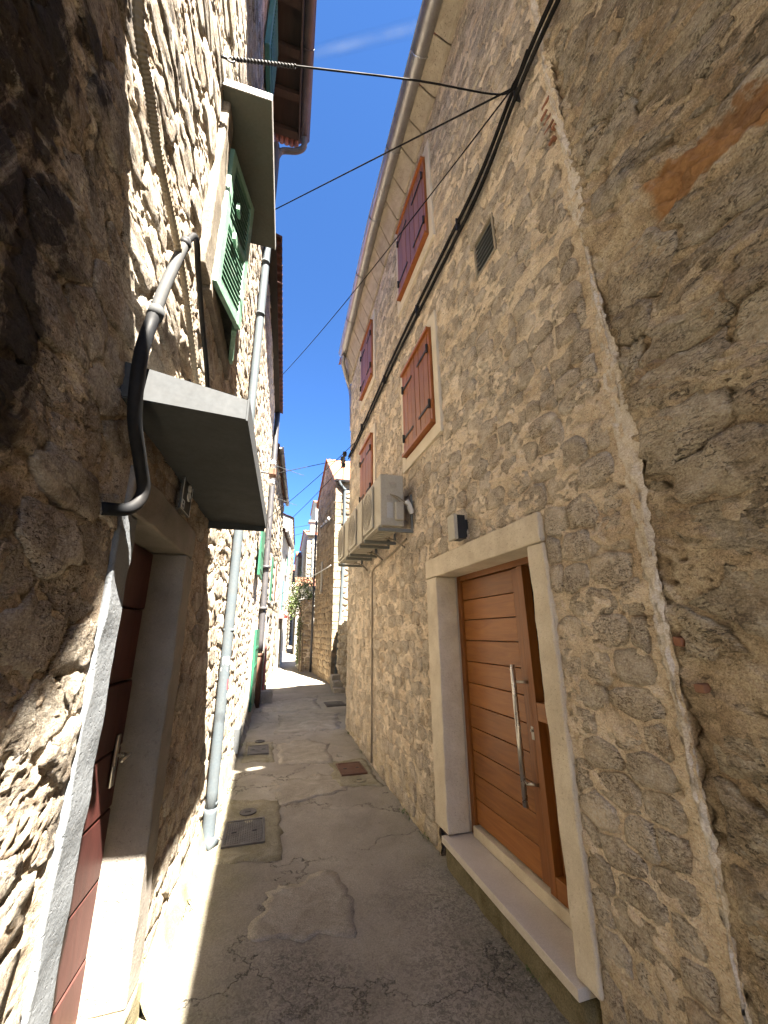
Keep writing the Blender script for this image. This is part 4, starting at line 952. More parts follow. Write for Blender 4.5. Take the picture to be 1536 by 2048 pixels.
V, F = quadslab([FL(y1 + 0.001, -0.03, 2.28), FL(y1 + 0.001, D, 2.28), FL(y1 + 0.001, D, 2.385), FL(y1 + 0.001, -0.03, 2.47)], 0.005, (0, 1, 0)); MB().add(V, F).obj('end_panel', 'sheet', cn)
V, F = quadslab([FL(y0 - 0.006, D + 0.001, 2.305), FL(y1 + 0.006, D + 0.001, 2.30), FL(y1 + 0.006, D + 0.001, 2.39), FL(y0 - 0.006, D + 0.001, 2.39)], 0.006, (1, 0, 0)); MB().add(V, F).obj('front_lip', 'sheet', cn)
V, F = quadslab([FL(y0, -0.02, 2.465), FL(y1, -0.02, 2.465), FL(y1, D, 2.383), FL(y0, D, 2.383)], 0.004, (0, 0, 1)); MB().add(V, F).obj('top_sheet', 'sheet', cn)

# downpipe at the far edge of L1
dp = thing('downpipe', 'long grey downpipe with stickers beside the metal canopy', 'downpipe', (-0.3, 4.06, 0))
PX = -0.305
MB().tube(spline([(PX - 0.02, 4.12, 8.2), (PX, 4.11, 7.9), (PX, 4.10, 6.3), (PX - 0.002, 4.06, 3.2), (PX - 0.003, 4.03, 1.3), (PX - 0.003, 4.02, 0.2)], 6), 0.044, 16).obj('pipe', 'pipeZ', dp, True)
MB().tube(spline([(PX - 0.003, 4.02, 0.26), (PX - 0.003, 4.02, 0.09), (PX + 0.006, 4.005, 0.035), (PX + 0.05, 3.97, 0.012)], 5), 0.050, 16).obj('foot_elbow', 'pipeZ', dp, True)
for zz in (0.27, 1.62, 3.3, 5.2, 6.0): MB().tube([(PX - 0.002, 4.03 + zz * 0.008, zz), (PX - 0.002, 4.03 + zz * 0.008, zz + 0.03)], 0.0505, 16).obj('collar', 'pipeZ', dp, True)
def sticker(zc, h, mat, a0, a1, nm):
    V = []; F = []; n = 6; r = 0.0475
    for i in range(n + 1):
        a = a0 - 0.5 + (a1 - a0) * i / n
        for zz in (zc - h / 2, zc + h / 2): V.append((PX - 0.003 + r * math.cos(a), 4.035 + r * math.sin(a), zz))
    for i in range(n): F.append([2 * i, 2 * i + 1, 2 * i + 3, 2 * i + 2])
    mk(nm, V, F, mat, dp)
sticker(1.375, 0.07, 'white', -1.5, -0.3, 'sticker'); sticker(1.29, 0.06, 'white', -1.7, -0.5, 'sticker'); sticker(1.29, 0.03, 'blue', -1.45, -0.9, 'sticker_print')
sticker(1.18, 0.085, 'red', -1.1, -0.1, 'sticker'); sticker(1.08, 0.05, 'white', -1.0, -0.1, 'sticker')

# left window with slab and green shutters
wl = MB(); m = MB()
wnd = rough_block('window', 'plasterD', hL, FL, 1.80, 1.96, -0.22, 0.045, 3.46, 4.74, 0.008, 0.05, 41, 0.01, label='window with pale green louvred shutters under a slab')
rough_block('surround_block', 'plasterD', wnd, FL, 2.74, 2.86, -0.22, 0.035, 3.46, 4.74, 0.008, 0.05, 42, 0.01)
rough_block('surround_block', 'plasterD', wnd, FL, 1.962, 2.738, -0.22, 0.045, 3.44, 3.56, 0.008, 0.05, 43, 0.01)
MB().box(FL, 1.95, 2.75, -0.2, -0.17, 3.56, 4.74).obj('pane', 'glass', wnd)
def leaf(y0, y1, wA, wB, z0, z1, nm):
    """louvred shutter leaf between two vertical edges, offset wA -> wB from the wall"""
    def fr(s_, t_, z_): return FL(y0 + (y1 - y0) * s_, wA + (wB - wA) * s_ + t_, z_)
    for q in ((0, 0.14), (0.86, 1.0)): MB().box(fr, q[0], q[1], 0, 0.035, z0, z1).obj('shutter_stile', nm, wnd, bevel=0.003)
    for q in ((z0, z0 + 0.07), (z1 - 0.07, z1), ((z0 + z1) / 2 - 0.03, (z0 + z1) / 2 + 0.03)): MB().box(fr, 0.142, 0.858, 0.002, 0.033, q[0], q[1]).obj('shutter_rail', nm, wnd, bevel=0.003)
    z_ = z0 + 0.085
    while z_ < z1 - 0.1:
        if abs(z_ - (z0 + z1) / 2) > 0.05:
            V = [fr(0.142, 0.032, z_ - 0.012), fr(0.858, 0.032, z_ - 0.012), fr(0.858, 0.004, z_ + 0.018), fr(0.142, 0.004, z_ + 0.018)]
            V += [(v[0], v[1], v[2] + 0.007) for v in V]
            MB().add(V, [[0, 1, 2, 3], [7, 6, 5, 4], [0, 4, 5, 1], [1, 5, 6, 2], [2, 6, 7, 3], [3, 7, 4, 0]]).obj('louvre', nm, wnd)
        z_ += 0.042
leaf(1.97, 2.34, 0.03, 0.125, 3.52, 4.60, 'green')
leaf(2.73, 2.36, 0.03, 0.10, 3.52, 4.60, 'green')
MB().box(FL, 2.05, 2.12, 0.10, 0.12, 3.95, 4.0).obj('shutter_catch', 'green', wnd); MB().box(FL, 2.05, 2.12, 0.10, 0.12, 4.2, 4.25).obj('shutter_catch', 'green', wnd)
ws = thing('window_hood', 'grey slab hood with a white edge above the green shutters', 'window hood', FL(2.24, 0, 4.75))
MB().box(FL, 1.74, 2.76, -0.05, 0.285, 4.755, 4.80).obj('hood_slab', 'slab', ws, bevel=0.003)
MB().box(FL, 1.732, 1.739, -0.03, 0.29, 4.75, 4.805).obj('white_edge', 'edge', ws)
MB().box(FL, 1.732, 2.765, 0.286, 0.292, 4.752, 4.803).obj('white_edge', 'edge', ws)
# dark eave of L1
ev = MB().box(FL, -8, 4.12, -0.05, 0.34, 8.42, 8.46).obj('eave', 'eavewood', hL)
for i in range(16):
    y_ = 4.02 - i * 0.42; MB().box(FL, y_ - 0.04, y_ + 0.04, 0.0, 0.33, 8.34, 8.42).obj('rafter_end', 'eavewood', ev)
MB().box(FL, -8, 4.12, 0.341, 0.362, 8.35, 8.50).obj('fascia', 'gutterBr', ev)
gutter(hL, FL, np.linspace(-8, 4.08, 14), lambda y_: 8.40, 0.425, 0.062, 'gutterBr', brackets=1.2)
roof_slab(hL, FL, -8, 4.2, lambda u: 8.42, 'tileD', w0=0.40, depth=5.5)
for i in range(5):
    V = MB(); w_ = 0.03 + i * 0.07
    V.tube([FL(4.05, w_, 8.47), FL(4.24, w_, 8.47)], 0.035, 8); V.obj('verge_tile', 'tileD', ev, True)
MB().tube(spline([FL(4.02, 0.425, 8.36), FL(4.06, 0.42, 8.22), FL(4.1, 0.32, 8.16), FL(4.12, 0.12, 8.10), FL(4.12, 0.055, 7.9)], 6), 0.04, 12).obj('gutter_outlet', 'pipeZ', dp, True)
# teal shuttered window high under the eave
tw = MB().box(FL, 2.66, 3.24, 0.02, 0.07, 7.25, 8.3).obj('window', 'teal', hL, label='closed teal shutter high under the dark eave', bevel=0.004)
for i in range(14): MB().box(FL, 2.72, 3.18, 0.071, 0.082, 7.32 + i * 0.066, 7.35 + i * 0.066).obj('louvre', 'teal', tw)
# unseen slab added behind and above the viewer, outlined to shade the near wall
def sb_pts(z): return [FL(0.22, -0.05, z), FL(0.22, 0.02, z), FL(0.10, 0.42, z), FL(-0.08, 0.53, z), FL(-0.49, 0.60, z), FL(-0.75, 0.63, z), FL(-2.6, 0.66, z), FL(-2.6, -0.05, z)]
P = sb_pts(4.40) + sb_pts(4.52); nP = len(P) // 2
mk('unseen_overhang', P, [list(range(nP))[::-1], [nP + i for i in range(nP)]] + [[i, (i + 1) % nP, nP + (i + 1) % nP, nP + i] for i in range(nP)], 'plasterG', hL)

# cream corrugated conduit
c_pts = spline([FL(0.70, 0.07, 3.5), FL(0.80, 0.075, 3.2), FL(0.92, 0.08, 3.12), FL(1.03, 0.08, 3.06), FL(1.20, 0.08, 3.03), FL(1.41, 0.08, 2.98), FL(1.60, 0.08, 2.88), FL(1.85, 0.075, 2.76), FL(2.1, 0.07, 2.66), FL(2.35, 0.05, 2.52), FL(2.4, 0.02, 2.47)], 26)
rr = [0.0155 if i % 2 else 0.0125 for i in range(len(c_pts))]
o = MB().tube(c_pts, rr, 10).obj('corrugated_conduit', 'hose', None, False); o['label'] = 'cream corrugated conduit hanging across the left wall'; o['category'] = 'conduit'
gc = thing('arched_conduit', 'thick conduit arching up from the door frame, dark below and grey above', 'conduit', FL(1.3, 0.05, 2.0))
low = spline([FL(1.33, 0.0, 1.965), FL(1.40, 0.05, 1.99), FL(1.43, 0.07, 2.06), FL(1.36, 0.07, 2.14), FL(1.26, 0.07, 2.24), FL(1.21, 0.075, 2.38), FL(1.225, 0.07, 2.5), FL(1.27, 0.07, 2.68)], 8)
MB().tube(low, 0.0205, 12).obj('lower_conduit', 'conduitB', gc, True)
MB().tube(spline([FL(1.262, 0.07, 2.65), FL(1.285, 0.075, 2.78), FL(1.34, 0.08, 2.98), FL(1.39, 0.08, 3.12)], 8), 0.019, 12).obj('grey_conduit', 'conduitG', gc, True)
MB().tube(spline([FL(1.39, 0.08, 3.11), FL(1.43, 0.09, 3.20), FL(1.50, 0.085, 3.24), FL(1.62, 0.07, 3.22), FL(1.9, 0.045, 3.16), FL(2.2, 0.03, 3.05), FL(2.45, 0.02, 2.8), FL(2.5, 0.0, 2.5)], 8), 0.013, 10).obj('thin_conduit', 'conduitB', gc, True)
MB().tube([FL(1.255, 0.072, 2.62), FL(1.268, 0.071, 2.66)], 0.025, 12).obj('joint_collar', 'conduitG', gc, True)
MB().tube([FL(1.37, 0.08, 3.07), FL(1.385, 0.08, 3.105)], 0.0235, 12).obj('joint_collar', 'conduitB', gc, True)

# ================================================================== LEFT HOUSE L2
YL2 = 9.3
h2 = thing('rubble_terrace_house', 'sunlit rubble house beyond the downpipe with old tile eave', 'house', FL(6.8, 0, 0))
def sheet2(u, v): return 0.015 * fbm(u * 1.5, v * 1.5, 0, 81, 3) + 0.012 * fbm(u * 7, v * 8, 0, 82, 4) + 0.01 * fbm(u * 22, v * 25, 0, 83, 2)
sheet('wall', 'mortarL', h2, FL, YL1 + 0.002, YL2, -0.05, 6.95, 0.03, sheet2, ())
cell2 = rubble(YL1, YL2, 0.2, 6.95, 0.27, 0.15, 35, [], jit=0.7, small=0.05)
lay_stones(h2, cell2, FL, 'stoneL', 0.0, 0.015, 0.005, lambda u, v: 0.015 * fbm(u * 1.5, v * 1.5, 0, 81, 3), 160, 12, 13, 0.3, rel=0.005)
plinth(h2, YL1, YL2, 0.2, 0.075, 7, 'plasterG')
MB().add([FL(YL2, 0, 0), FL(YL2, -5, 0), FL(YL2, -5, 8), FL(YL2, 0, 6.9), FL(YL1, -5, 0), FL(YL1, -5, 8)], [[0, 1, 2, 3], [1, 4, 5, 2]]).obj('side_wall', 'mortarL', h2)
ev2 = MB().box(FL, 4.5, YL2, -0.04, 0.12, 6.94, 7.0).obj('eave', 'eavewood', h2)
for i in range(30):
    y_ = 4.55 + i * 0.162; n = 6; V = []; F = []
    for (w_, zz, r_) in ((-0.2, 7.10, 0.07), (0.20, 6.96 + random.uniform(-.01, .01), 0.08)):
        for k in range(n + 1): a = math.pi * k / n; V.append(FL(y_ + r_ * math.cos(a), w_, zz + r_ * math.sin(a)))
        for k in range(n + 1): a = math.pi * (n - k) / n; V.append(FL(y_ + (r_ - 0.015) * math.cos(a), w_, zz + (r_ - 0.015) * math.sin(a)))
    q = 2 * (n + 1)
    for k in range(q): F.append([k, (k + 1) % q, q + (k + 1) % q, q + k])
    F.append([q + k for k in range(q)])
    mk('roof_tile', V, F, 'tileD', ev2, True)
roof_slab(h2, FL, 4.4, YL2, lambda u: 6.94, 'tileD', w0=0.1, depth=5.0)
def strip_leaf(parent, fr, y0, y1, w0, w1, z0, z1, mat, nm='shutter', lab=None):
    d = MB().box(fr, y0, y1, w0, w1, z0, z1).obj(nm, mat, parent, bevel=0.004)
    if lab: d['label'] = lab
    for i in range(int((z1 - z0) / 0.3)): MB().box(fr, y0 + 0.04, y1 - 0.04, w1, w1 + 0.008, z0 + 0.1 + i * 0.3, z0 + 0.14 + i * 0.3).obj('batten', mat, d)
    return d
strip_leaf(h2, FL, 7.0, 7.75, 0.06, 0.10, 2.55, 3.42, 'greenD', lab='green shutter folded back above head height')
strip_leaf(h2, FL, 7.75, 8.6, 0.05, 0.085, 0.34, 1.68, 'greenD', 'door', lab='narrow green plank door near the dark pipe')
rough_block('door_surround', 'plasterW', h2, FL, 7.55, 7.73, -0.05, 0.05, 0.15, 1.9, 0.006, 0.08, 91, 0.01)
# metal box low on the plinth
t = thing('meter_box', 'small pale metal box set low in the left wall foot', 'box', FL(6.2, 0.04, 0.25)); MB().box(FL, 6.05, 6.35, -0.02, 0.075, 0.14, 0.42).obj('box_door', 'sheet', t, bevel=0.004); MB().box(FL, 6.33, 6.34, 0.076, 0.08, 0.25, 0.3).obj('latch', 'black', t)
# dark pipe at the end of L2 with cast foot
dp2 = thing('dark_downpipe', 'dark downpipe with a rusty cast iron foot at the end of the sunny wall', 'downpipe', (-0.04, 9.25, 0.15))
MB().tube(spline([(-0.06, 9.3, 7.0), (-0.055, 9.3, 4.6), (-0.05, 9.28, 2.4), (-0.05, 9.26, 1.25)], 5), 0.065, 12).obj('pipe', 'pipeD', dp2, True)
MB().tube([(-0.05, 9.25, 0.14), (-0.05, 9.25, 1.18)], 0.075, 12).obj('cast_foot', 'pipeR', dp2, True)
for zz in (1.15, 2.1, 3.0): MB().tube([(-0.05, 9.26, zz), (-0.05, 9.26, zz + 0.06)], 0.092, 12).obj('collar', 'pipeR' if zz < 2 else 'pipeD', dp2, True)
t = rough_block('kerb_stone', 'patch', None, FG, 0.03, 0.28, 9.55, 9.85, 0.15, 0.42, 0.02, 0.05, 55, 0.02); t['label'] = 'rough stone block beside the rusty pipe foot'; t['category'] = 'stone block'
# insulator bracket with brown box on the left wall
ib = thing('insulator_bracket', 'brown wall bracket with white insulators holding wires', 'insulator bracket', (-0.16, 6.7, 4.3))
MB().box(FL, 6.62, 6.80, 0.14, 0.26, 4.22, 4.34).obj('bracket_block', 'ironR', ib, bevel=0.01)
MB().tube([FL(6.7, -0.02, 4.27), FL(6.7, 0.2, 4.27)], 0.02, 8).obj('arm', 'black', ib)
for (yy, zz) in ((6.7, 4.46), (6.7, 4.10)):
    m = MB()
    for k, r_ in enumerate((0.03, 0.045, 0.03, 0.042, 0.025)): m.tube([FL(yy, 0.2, zz - 0.05 + k * 0.022), FL(yy, 0.2, zz - 0.03 + k * 0.022)], r_, 10)
    m.obj('insulator', 'porc', ib, True)
def antenna(label, a, b, elems, mast):
    t = thing('tv_antenna', label, 'antenna', mast[0]); MB().tube([mast[0], mast[1]], 0.008, 6).obj('mast', 'bracket', t)
    MB().tube([a, b], 0.005, 6).obj('boom', 'sheet', t)
    a, b = np.array(a, float), np.array(b, float)
    for k in range(elems): p = a + (b - a) * (k + 0.5) / elems; MB().tube([p - np.array([0.0, 0.10, 0.05]), p + np.array([0, 0.10, 0.05])], 0.003, 5).obj('rod', 'sheet', t)
antenna('thin television aerial sticking out over the alley, upper one', (-0.05, 8.3, 5.1), (0.62, 8.5, 5.0), 4, ((-0.15, 8.3, 4.9), (-0.05, 8.3, 5.15)))
antenna('thin television aerial sticking out over the alley, lower one', (-0.05, 10.3, 5.05), (0.62, 10.6, 4.95), 3, ((-0.1, 10.3, 4.8), (-0.03, 10.3, 5.1)))

# ================================================================== generic far houses
def far_house(name, label, p0, p1, side, depth, z0, z1, mat, roofmat='tile', wins=(), doors=(), stone=None, pitch=0.4, cw=0.4, ch=0.22, seed=3, nparts=60, ovh=0.12, cat='house', gutterm=None, end=True):
    fr = line_frame(p0, p1, side); L_ = float(np.linalg.norm(np.array(p1, float) - np.array(p0, float)))
    c = fr(L_ / 2, 0, z0); t = thing(name, label, cat, c)
    holes = [(a + 0.02, b - 0.02, c_ + 0.02, d - 0.02) for (a, b, c_, d, _) in list(wins) + list(doors)]
    sheet('wall', mat, t, fr, 0, L_, z0 - 0.3, z1, 0.06, lambda u, v: 0.02 * fbm(u * 2, v * 2, 0, seed, 3) + 0.015 * fbm(u * 9, v * 9, 0, seed + 1, 3), holes)
    if stone: lay_stones(t, rubble(0.0, L_, z0, z1, cw, ch, seed, [(a, b, c_, d) for (a, b, c_, d, _) in list(wins) + list(doors)], jit=0.35), fr, stone, 0.015, 0.045, 0.012, None, nparts, 9, seed, 0.12)
    if end:
        m = MB(); zb = z1 + depth * 0.5 * pitch
        for u in (0.0, L_): m.add([fr(u, 0, z0 - 0.3), fr(u, -depth, z0 - 0.3), fr(u, -depth, z1), fr(u, -depth / 2, zb), fr(u, 0, z1)], [[0, 1, 2, 3, 4]])
        m.add([fr(0, -depth, z0 - 0.3), fr(L_, -depth, z0 - 0.3), fr(L_, -depth, z1), fr(0, -depth, z1)], [[0, 1, 2, 3]])
        m.obj('side_wall', mat, t)
    # pitched pantile roof
    V = []; F = []; nu = max(8, int(L_ / 0.05)); nv = 10
    for j in range(2 * nv + 1):
        s_ = j / nv; w_ = ovh - (depth / 2 + ovh) * s_ if s_ <= 1 else -depth / 2 - (depth / 2 + ovh) * (s_ - 1)
        zz = z1 + 0.03 - ovh * pitch + (depth / 2 + ovh) * pitch * (s_ if s_ <= 1 else 2 - s_)
        for i in range(nu + 1):
            u = -0.08 + (L_ + 0.16) * i / nu; V.append(fr(u, w_, zz + 0.035 * abs(math.sin(u * math.pi / 0.2)) + (0.02 if j % 2 else 0)))
    for j in range(2 * nv):
        for i in range(nu): F.append([j * (nu + 1) + i, j * (nu + 1) + i + 1, (j + 1) * (nu + 1) + i + 1, (j + 1) * (nu + 1) + i])
    mk('roof', V, F, roofmat, t, True)
    for (a, b, c_, d, mt) in wins:
        f = MB()
        for q in ((a - 0.05, b + 0.05, -0.12, 0.05, c_ - 0.07, c_), (a - 0.05, b + 0.05, -0.12, 0.04, d, d + 0.06), (a - 0.05, a, -0.12, 0.04, c_, d), (b, b + 0.05, -0.12, 0.04, c_, d)): f.box(fr, *q)
        f = f.obj('window', 'plasterW', t)
        MB().box(fr, a, b, -0.12, -0.08, c_, d).obj('pane', 'glass', f)
        if mt:
            for q in ((a, (a + b) / 2 - 0.01), ((a + b) / 2 + 0.01, b)): MB().box(fr, q[0], q[1], -0.02, 0.045, c_, d).obj('shutter', mt, f)
    for (a, b, c_, d, mt) in doors:
        f = MB()
        for q in ((a - 0.08, b + 0.08, -0.12, 0.05, d, d + 0.12), (a - 0.08, a, -0.12, 0.045, c_, d), (b, b + 0.08, -0.12, 0.045, c_, d)): f.box(fr, *q)
        f = f.obj('door', 'plasterW', t); MB().box(fr, a, b, -0.10, -0.05, c_, d).obj('door_leaf', mt, f)
    if gutterm: gutter(t, fr, np.linspace(0, L_, 8), lambda y_: z1 - 0.02, 0.14, 0.06, gutterm)
    return t, fr, L_

# L3: narrow grey white houses that follow on the left
g3 = float(gz(12))
h3, f3, _ = far_house('plastered_house', 'sunlit grey white plastered house past the dark pipe on the left', (-0.06, 9.42), (0.36, 14.2), 1, 4, 0.2, 6.1, 'plasterG', 'tileD',
    wins=[(1.0, 1.6, 2.4, 3.5, 'greenD'), (2.6, 3.1, 2.5, 3.6, 'ironR'), (3.6, 4.1, 2.6, 3.6, None), (2.6, 3.1, 4.1, 4.9, None)], doors=[(0.8, 1.4, 0.25, 2.0, 'black'), (3.0, 3.6, 0.35, 2.1, 'sheet')], stone='stoneFar', nparts=30, gutterm='pipeD')
h4, f4, _ = far_house('pale_townhouse', 'pale plastered town house with green and blue shutters on the left', (0.40, 14.4), (0.80, 17.6), 1, 3.2, 0.35, 5.2, 'plasterW', 'tileD',
    wins=[(0.7, 1.3, 2.4, 3.5, 'teal'), (2.0, 2.5, 3.9, 4.6, 'greenD')], doors=[(0.9, 1.6, 0.4, 2.1, 'sheet')], gutterm='pipeD', ovh=0.1)
h5, f5, _ = far_house('gabled_house', 'tall cream gabled house with green shutters closing the left row', (1.00, 20.0), (1.5, 26.5), 1, 3.6, 0.6, 7.2, 'plasterW', 'tileD',
    wins=[(1.0, 2.2, 3.4, 5.0, 'greenD'), (3.5, 4.8, 2.6, 3.8, 'greenD')], stone='stoneFar', nparts=30, ovh=0.08)
t = thing('door_awning', 'small faded red pitched awning over a pale doorway', 'awning', (0.58, 14.9, 2.0))
MB().add([f4(0.6, 0, 2.45), f4(1.7, 0, 2.45), f4(1.7, 0.32, 2.15), f4(0.6, 0.32, 2.15), f4(0.6, 0, 2.42), f4(1.7, 0, 2.42), f4(1.7, 0.32, 2.12), f4(0.6, 0.32, 2.12)], [[0, 1, 2, 3], [7, 6, 5, 4], [0, 4, 5, 1], [1, 5, 6, 2], [2, 6, 7, 3], [3, 7, 4, 0]]).obj('awning_sheet', 'pinkawn', t)
MB().add([f4(0.6, 0, 2.42), f4(0.6, 0.32, 2.12), f4(0.6, 0, 2.12), f4(0.63, 0, 2.42), f4(0.63, 0.32, 2.12), f4(0.63, 0, 2.12)], [[0, 1, 2], [5, 4, 3], [0, 3, 4, 1], [1, 4, 5, 2], [2, 5, 3, 0]]).obj('awning_side', 'pinkawn', t)
t = rough_block('stone_bench', 'surroundC', None, FG, 0.10, 0.55, 11.9, 12.5, 0.26, 0.46, 0.01, 0.08, 57, 0.02); t['label'] = 'low white stone step in the sun against the left row'; t['category'] = 'stone step'
t = thing('red_pole', 'thin orange red post standing behind the rusty pipe', 'post', (0.12, 10.4, 0.2)); MB().tube([(0.08, 10.4, 0.2), (0.08, 10.4, 1.5)], 0.022, 8).obj('pole', 'pinkawn', t); MB().tube([(0.08, 10.4, 1.5), (0.08, 10.4, 1.54)], 0.03, 8).obj('cap', 'pinkawn', t)

# ================================================================== FAR RIGHT HOUSE (gable in shade, sunlit end)
hF = thing('corner_house', 'tall stone corner house with one sunlit face and a shaded brown side', 'house', (2.2, 12.5, 0.25))
fl = line_frame((1.85, 11.7), (1.65, 14.42), -1)      # shaded side facing the alley
fe = line_frame((1.85, 11.7), (6.5, 11.7), 1)       # lit face toward the viewer
LS = 2.73
# shaded gable
def gtop(u): return 6.25 + np.minimum(u, LS - u) * 0.92 * (u < 9)
sheet('wall', 'stoneBr', hF, fl, 0.0, LS, 0.0, 7.6, 0.045, lambda u, v: 0.01 * fbm(u * 2, v * 2, 0, 91, 3) + 0.012 * fbm(u * 9, v * 9, 0, 92, 3), (), top=lambda u: 6.25 + np.minimum(u, LS - u) * 0.92)
cells = [(P, a) for (P, a) in rubble(0.03, LS, 0.3, 7.6, 0.30, 0.17, 44, [(1.5, 1.75, 2.9, 3.9)], jit=0.25) if P[:, 1].max() < 6.25 + min(P[:, 0].mean(), LS - P[:, 0].mean()) * 0.92 - 0.05]
lay_stones(hF, cells, fl, 'stoneBr', 0.012, 0.03, 0.012, None, 110, 9, 44, 0.12)
sheet('front_wall', 'mortarFar', hF, fe, 0.0, 4.6, 0.0, 6.2, 0.05, lambda u, v: 0.01 * fbm(u * 2, v * 2, 0, 93, 3), ())
lay_stones(hF, rubble(0.0, 3.2, 0.25, 6.2, 0.27, 0.17, 46, [], jit=0.2), fe, 'stoneFar', 0.012, 0.035, 0.009, None, 150, 9, 46, 0.1)
# corner quoins on the lit face edge
z_ = 0.27; k = 0
while z_ < 6.1:
    hq = 0.22 + 0.04 * random.random(); rough_block('quoin', 'stoneFar', hF, fe, -0.005, 0.30 if k % 2 else 0.2, -0.05, 0.045, z_, min(z_ + hq - 0.012, 6.15), 0.006, 0.07, 70 + k, 0.012); z_ += hq; k += 1
m = MB(); m.add([fl(LS, 0, 0), fl(LS, -4.5, 0), fl(LS, -4.5, 6.2), fl(LS, 0, 6.2)], [[0, 1, 2, 3]]); m.obj('back_wall', 'mortarA', hF)
V = []; F = []; nu, nv = 110, 8
for j in range(2 * nv + 1):
    s_ = j / nv; dist = -0.15 + (1.37 + 0.15) * (s_ if s_ <= 1 else 1) + (1.52 * (s_ - 1) if s_ > 1 else 0)
    zz = 6.22 + (min(dist, 2.73 - dist)) * 0.92 + 0.05
    for i in range(nu + 1):
        u = -0.06 + 4.8 * i / nu; p = fe(u, 0, 0); V.append((p[0] - 0.073 * dist, p[1] + dist, zz + 0.04 * abs(math.sin(u * math.pi / 0.17)) + (0.03 if j % 2 else 0)))
for j in range(2 * nv):
    for i in range(nu): F.append([j * (nu + 1) + i, j * (nu + 1) + i + 1, (j + 1) * (nu + 1) + i + 1, (j + 1) * (nu + 1) + i])
mk('roof', V, F, 'tile', hF, True)
gutter(hF, fe, np.linspace(-0.05, 4.6, 8), lambda y_: 6.2, 0.12, 0.06, 'pipeD')
MB().tube(spline([fe(0.10, 0.13, 6.2), fe(0.12, 0.12, 6.08), fe(0.26, 0.09, 5.9), fe(0.28, 0.07, 5.7), fe(0.27, 0.07, 3.5), fe(0.20, 0.07, 1.6), fe(0.12, 0.07, 0.35)], 6), 0.045, 10).obj('downpipe', 'pipeZ', hF, True)
w_ = MB().box(fl, 1.5, 1.75, -0.02, 0.03, 2.9, 3.9).obj('window', 'acdark', hF); MB().box(fl, 1.48, 1.77, -0.02, 0.05, 2.84, 2.9).obj('sill', 'cornice', w_)
MB().tube([fl(LS - 0.02, 0.06, 0.35), fl(LS - 0.02, 0.06, 5.6)], 0.035, 8).obj('downpipe', 'pipeD', hF, True)
MB().tube([fl(0.15, 0.04, 3.55), fl(LS, 0.05, 3.6)], 0.02, 6).obj('conduit', 'white', hF, True)
# wire rack on the far gable, insulators
ir = thing('insulator_rack', 'rack of insulators on the corner of the shaded stone gable', 'insulator rack', fl(0.6, 0.1, 4.8))
MB().tube([fl(0.2, 0.12, 4.95), fl(1.3, 0.16, 4.98)], 0.02, 6).obj('rack_bar', 'black', ir)
for u in (0.25, 0.6, 0.95, 1.3):
    m = MB()
    for k, r_ in enumerate((0.03, 0.045, 0.03)): m.tube([fl(u, 0.14, 4.98 + k * 0.03), fl(u, 0.14, 5.01 + k * 0.03)], r_, 8)
    m.obj('insulator', 'porc', ir)
rk = thing('cable_rack', 'dark cable rack at the far corner of the renovated house', 'cable rack', (1.3, 7.2, 4.7))
for zz in (4.82, 4.92): MB().tube([FR(7.05, 0.12, zz), FR(7.4, 0.12, zz)], 0.02, 6).obj('rack_bar', 'black', rk)
for (yy, zz) in ((7.08, 4.97), (7.2, 4.78), (7.32, 4.97)): MB().tube([FR(yy, 0.12, zz - 0.04), FR(yy, 0.12, zz + 0.04)], 0.04, 8).obj('insulator', 'black', rk)

# wires in the distance
RC = FR(7.1, 0.10, 4.88)
wire('wire from the far house corner straight across to the brown bracket', RC, (0.03, 6.75, 4.30), 0.0, 0.006)
wire('thin wire running down from the cable rack to the left row', (1.38, 6.6, 5.0), (-0.08, 9.2, 4.15), 0.05, 0.006)
wire('lower wire running down from the cable rack into the left row', FR(7.2, 0.12, 4.78), (0.2, 13.2, 4.85), 0.06, 0.007)
wire('far wire from the shaded gable to the left row, upper one', fl(0.6, 0.14, 5.05), (0.22, 12.4, 4.72), 0.05, 0.006)
wire('far wire from the shaded gable to the left row, lower one', fl(1.3, 0.14, 5.05), (0.30, 13.2, 4.6), 0.05, 0.006)
wire('wire dropping steeply from the shaded gable to a left doorway', fl(2.5, 0.1, 4.0), (0.1, 10.8, 2.35), 0.06, 0.007)
wire('low wire over the garden climbing to the white building', (0.15, 11.2, 2.2), (2.2, 20.0, 3.6), 0.05, 0.006)
wire('wire hanging down the sunlit face of the corner house', FR(7.2, 0.12, 4.78), fe(0.15, 0.1, 2.6 + 0.9), 0.03, 0.006)

# court wall to the right between A and the corner house
cwl = thing('court_wall', 'shaded dry stone garden wall and steps beside the sunlit corner house', 'wall', (2.2, 9.6, 0.2))
fc = line_frame((2.05, 7.6), (2.02, 11.55), -1)
rough_block('wall', 'mortarB', cwl, fc, 0.0, 3.9, -0.5, 0.0, 0.0, 1.9, 0.02, 0.12, 63, 0.0)
lay_stones(cwl, rubble(0.0, 3.9, 0.2, 1.9, 0.35, 0.2, 64, [], jit=0.4), fc, 'stoneB', 0.03, 0.08, 0.015, None, 70, 10, 64, 0.25)
for k in range(3): rough_block('step', 'patch', cwl, FG, 1.72 - 0.0 + 0.03 * k, 2.04, 10.3 + 0.35 * k, 10.64 + 0.35 * k, 0.1, 0.32 + 0.12 * k, 0.015, 0.08, 65 + k, 0.015)

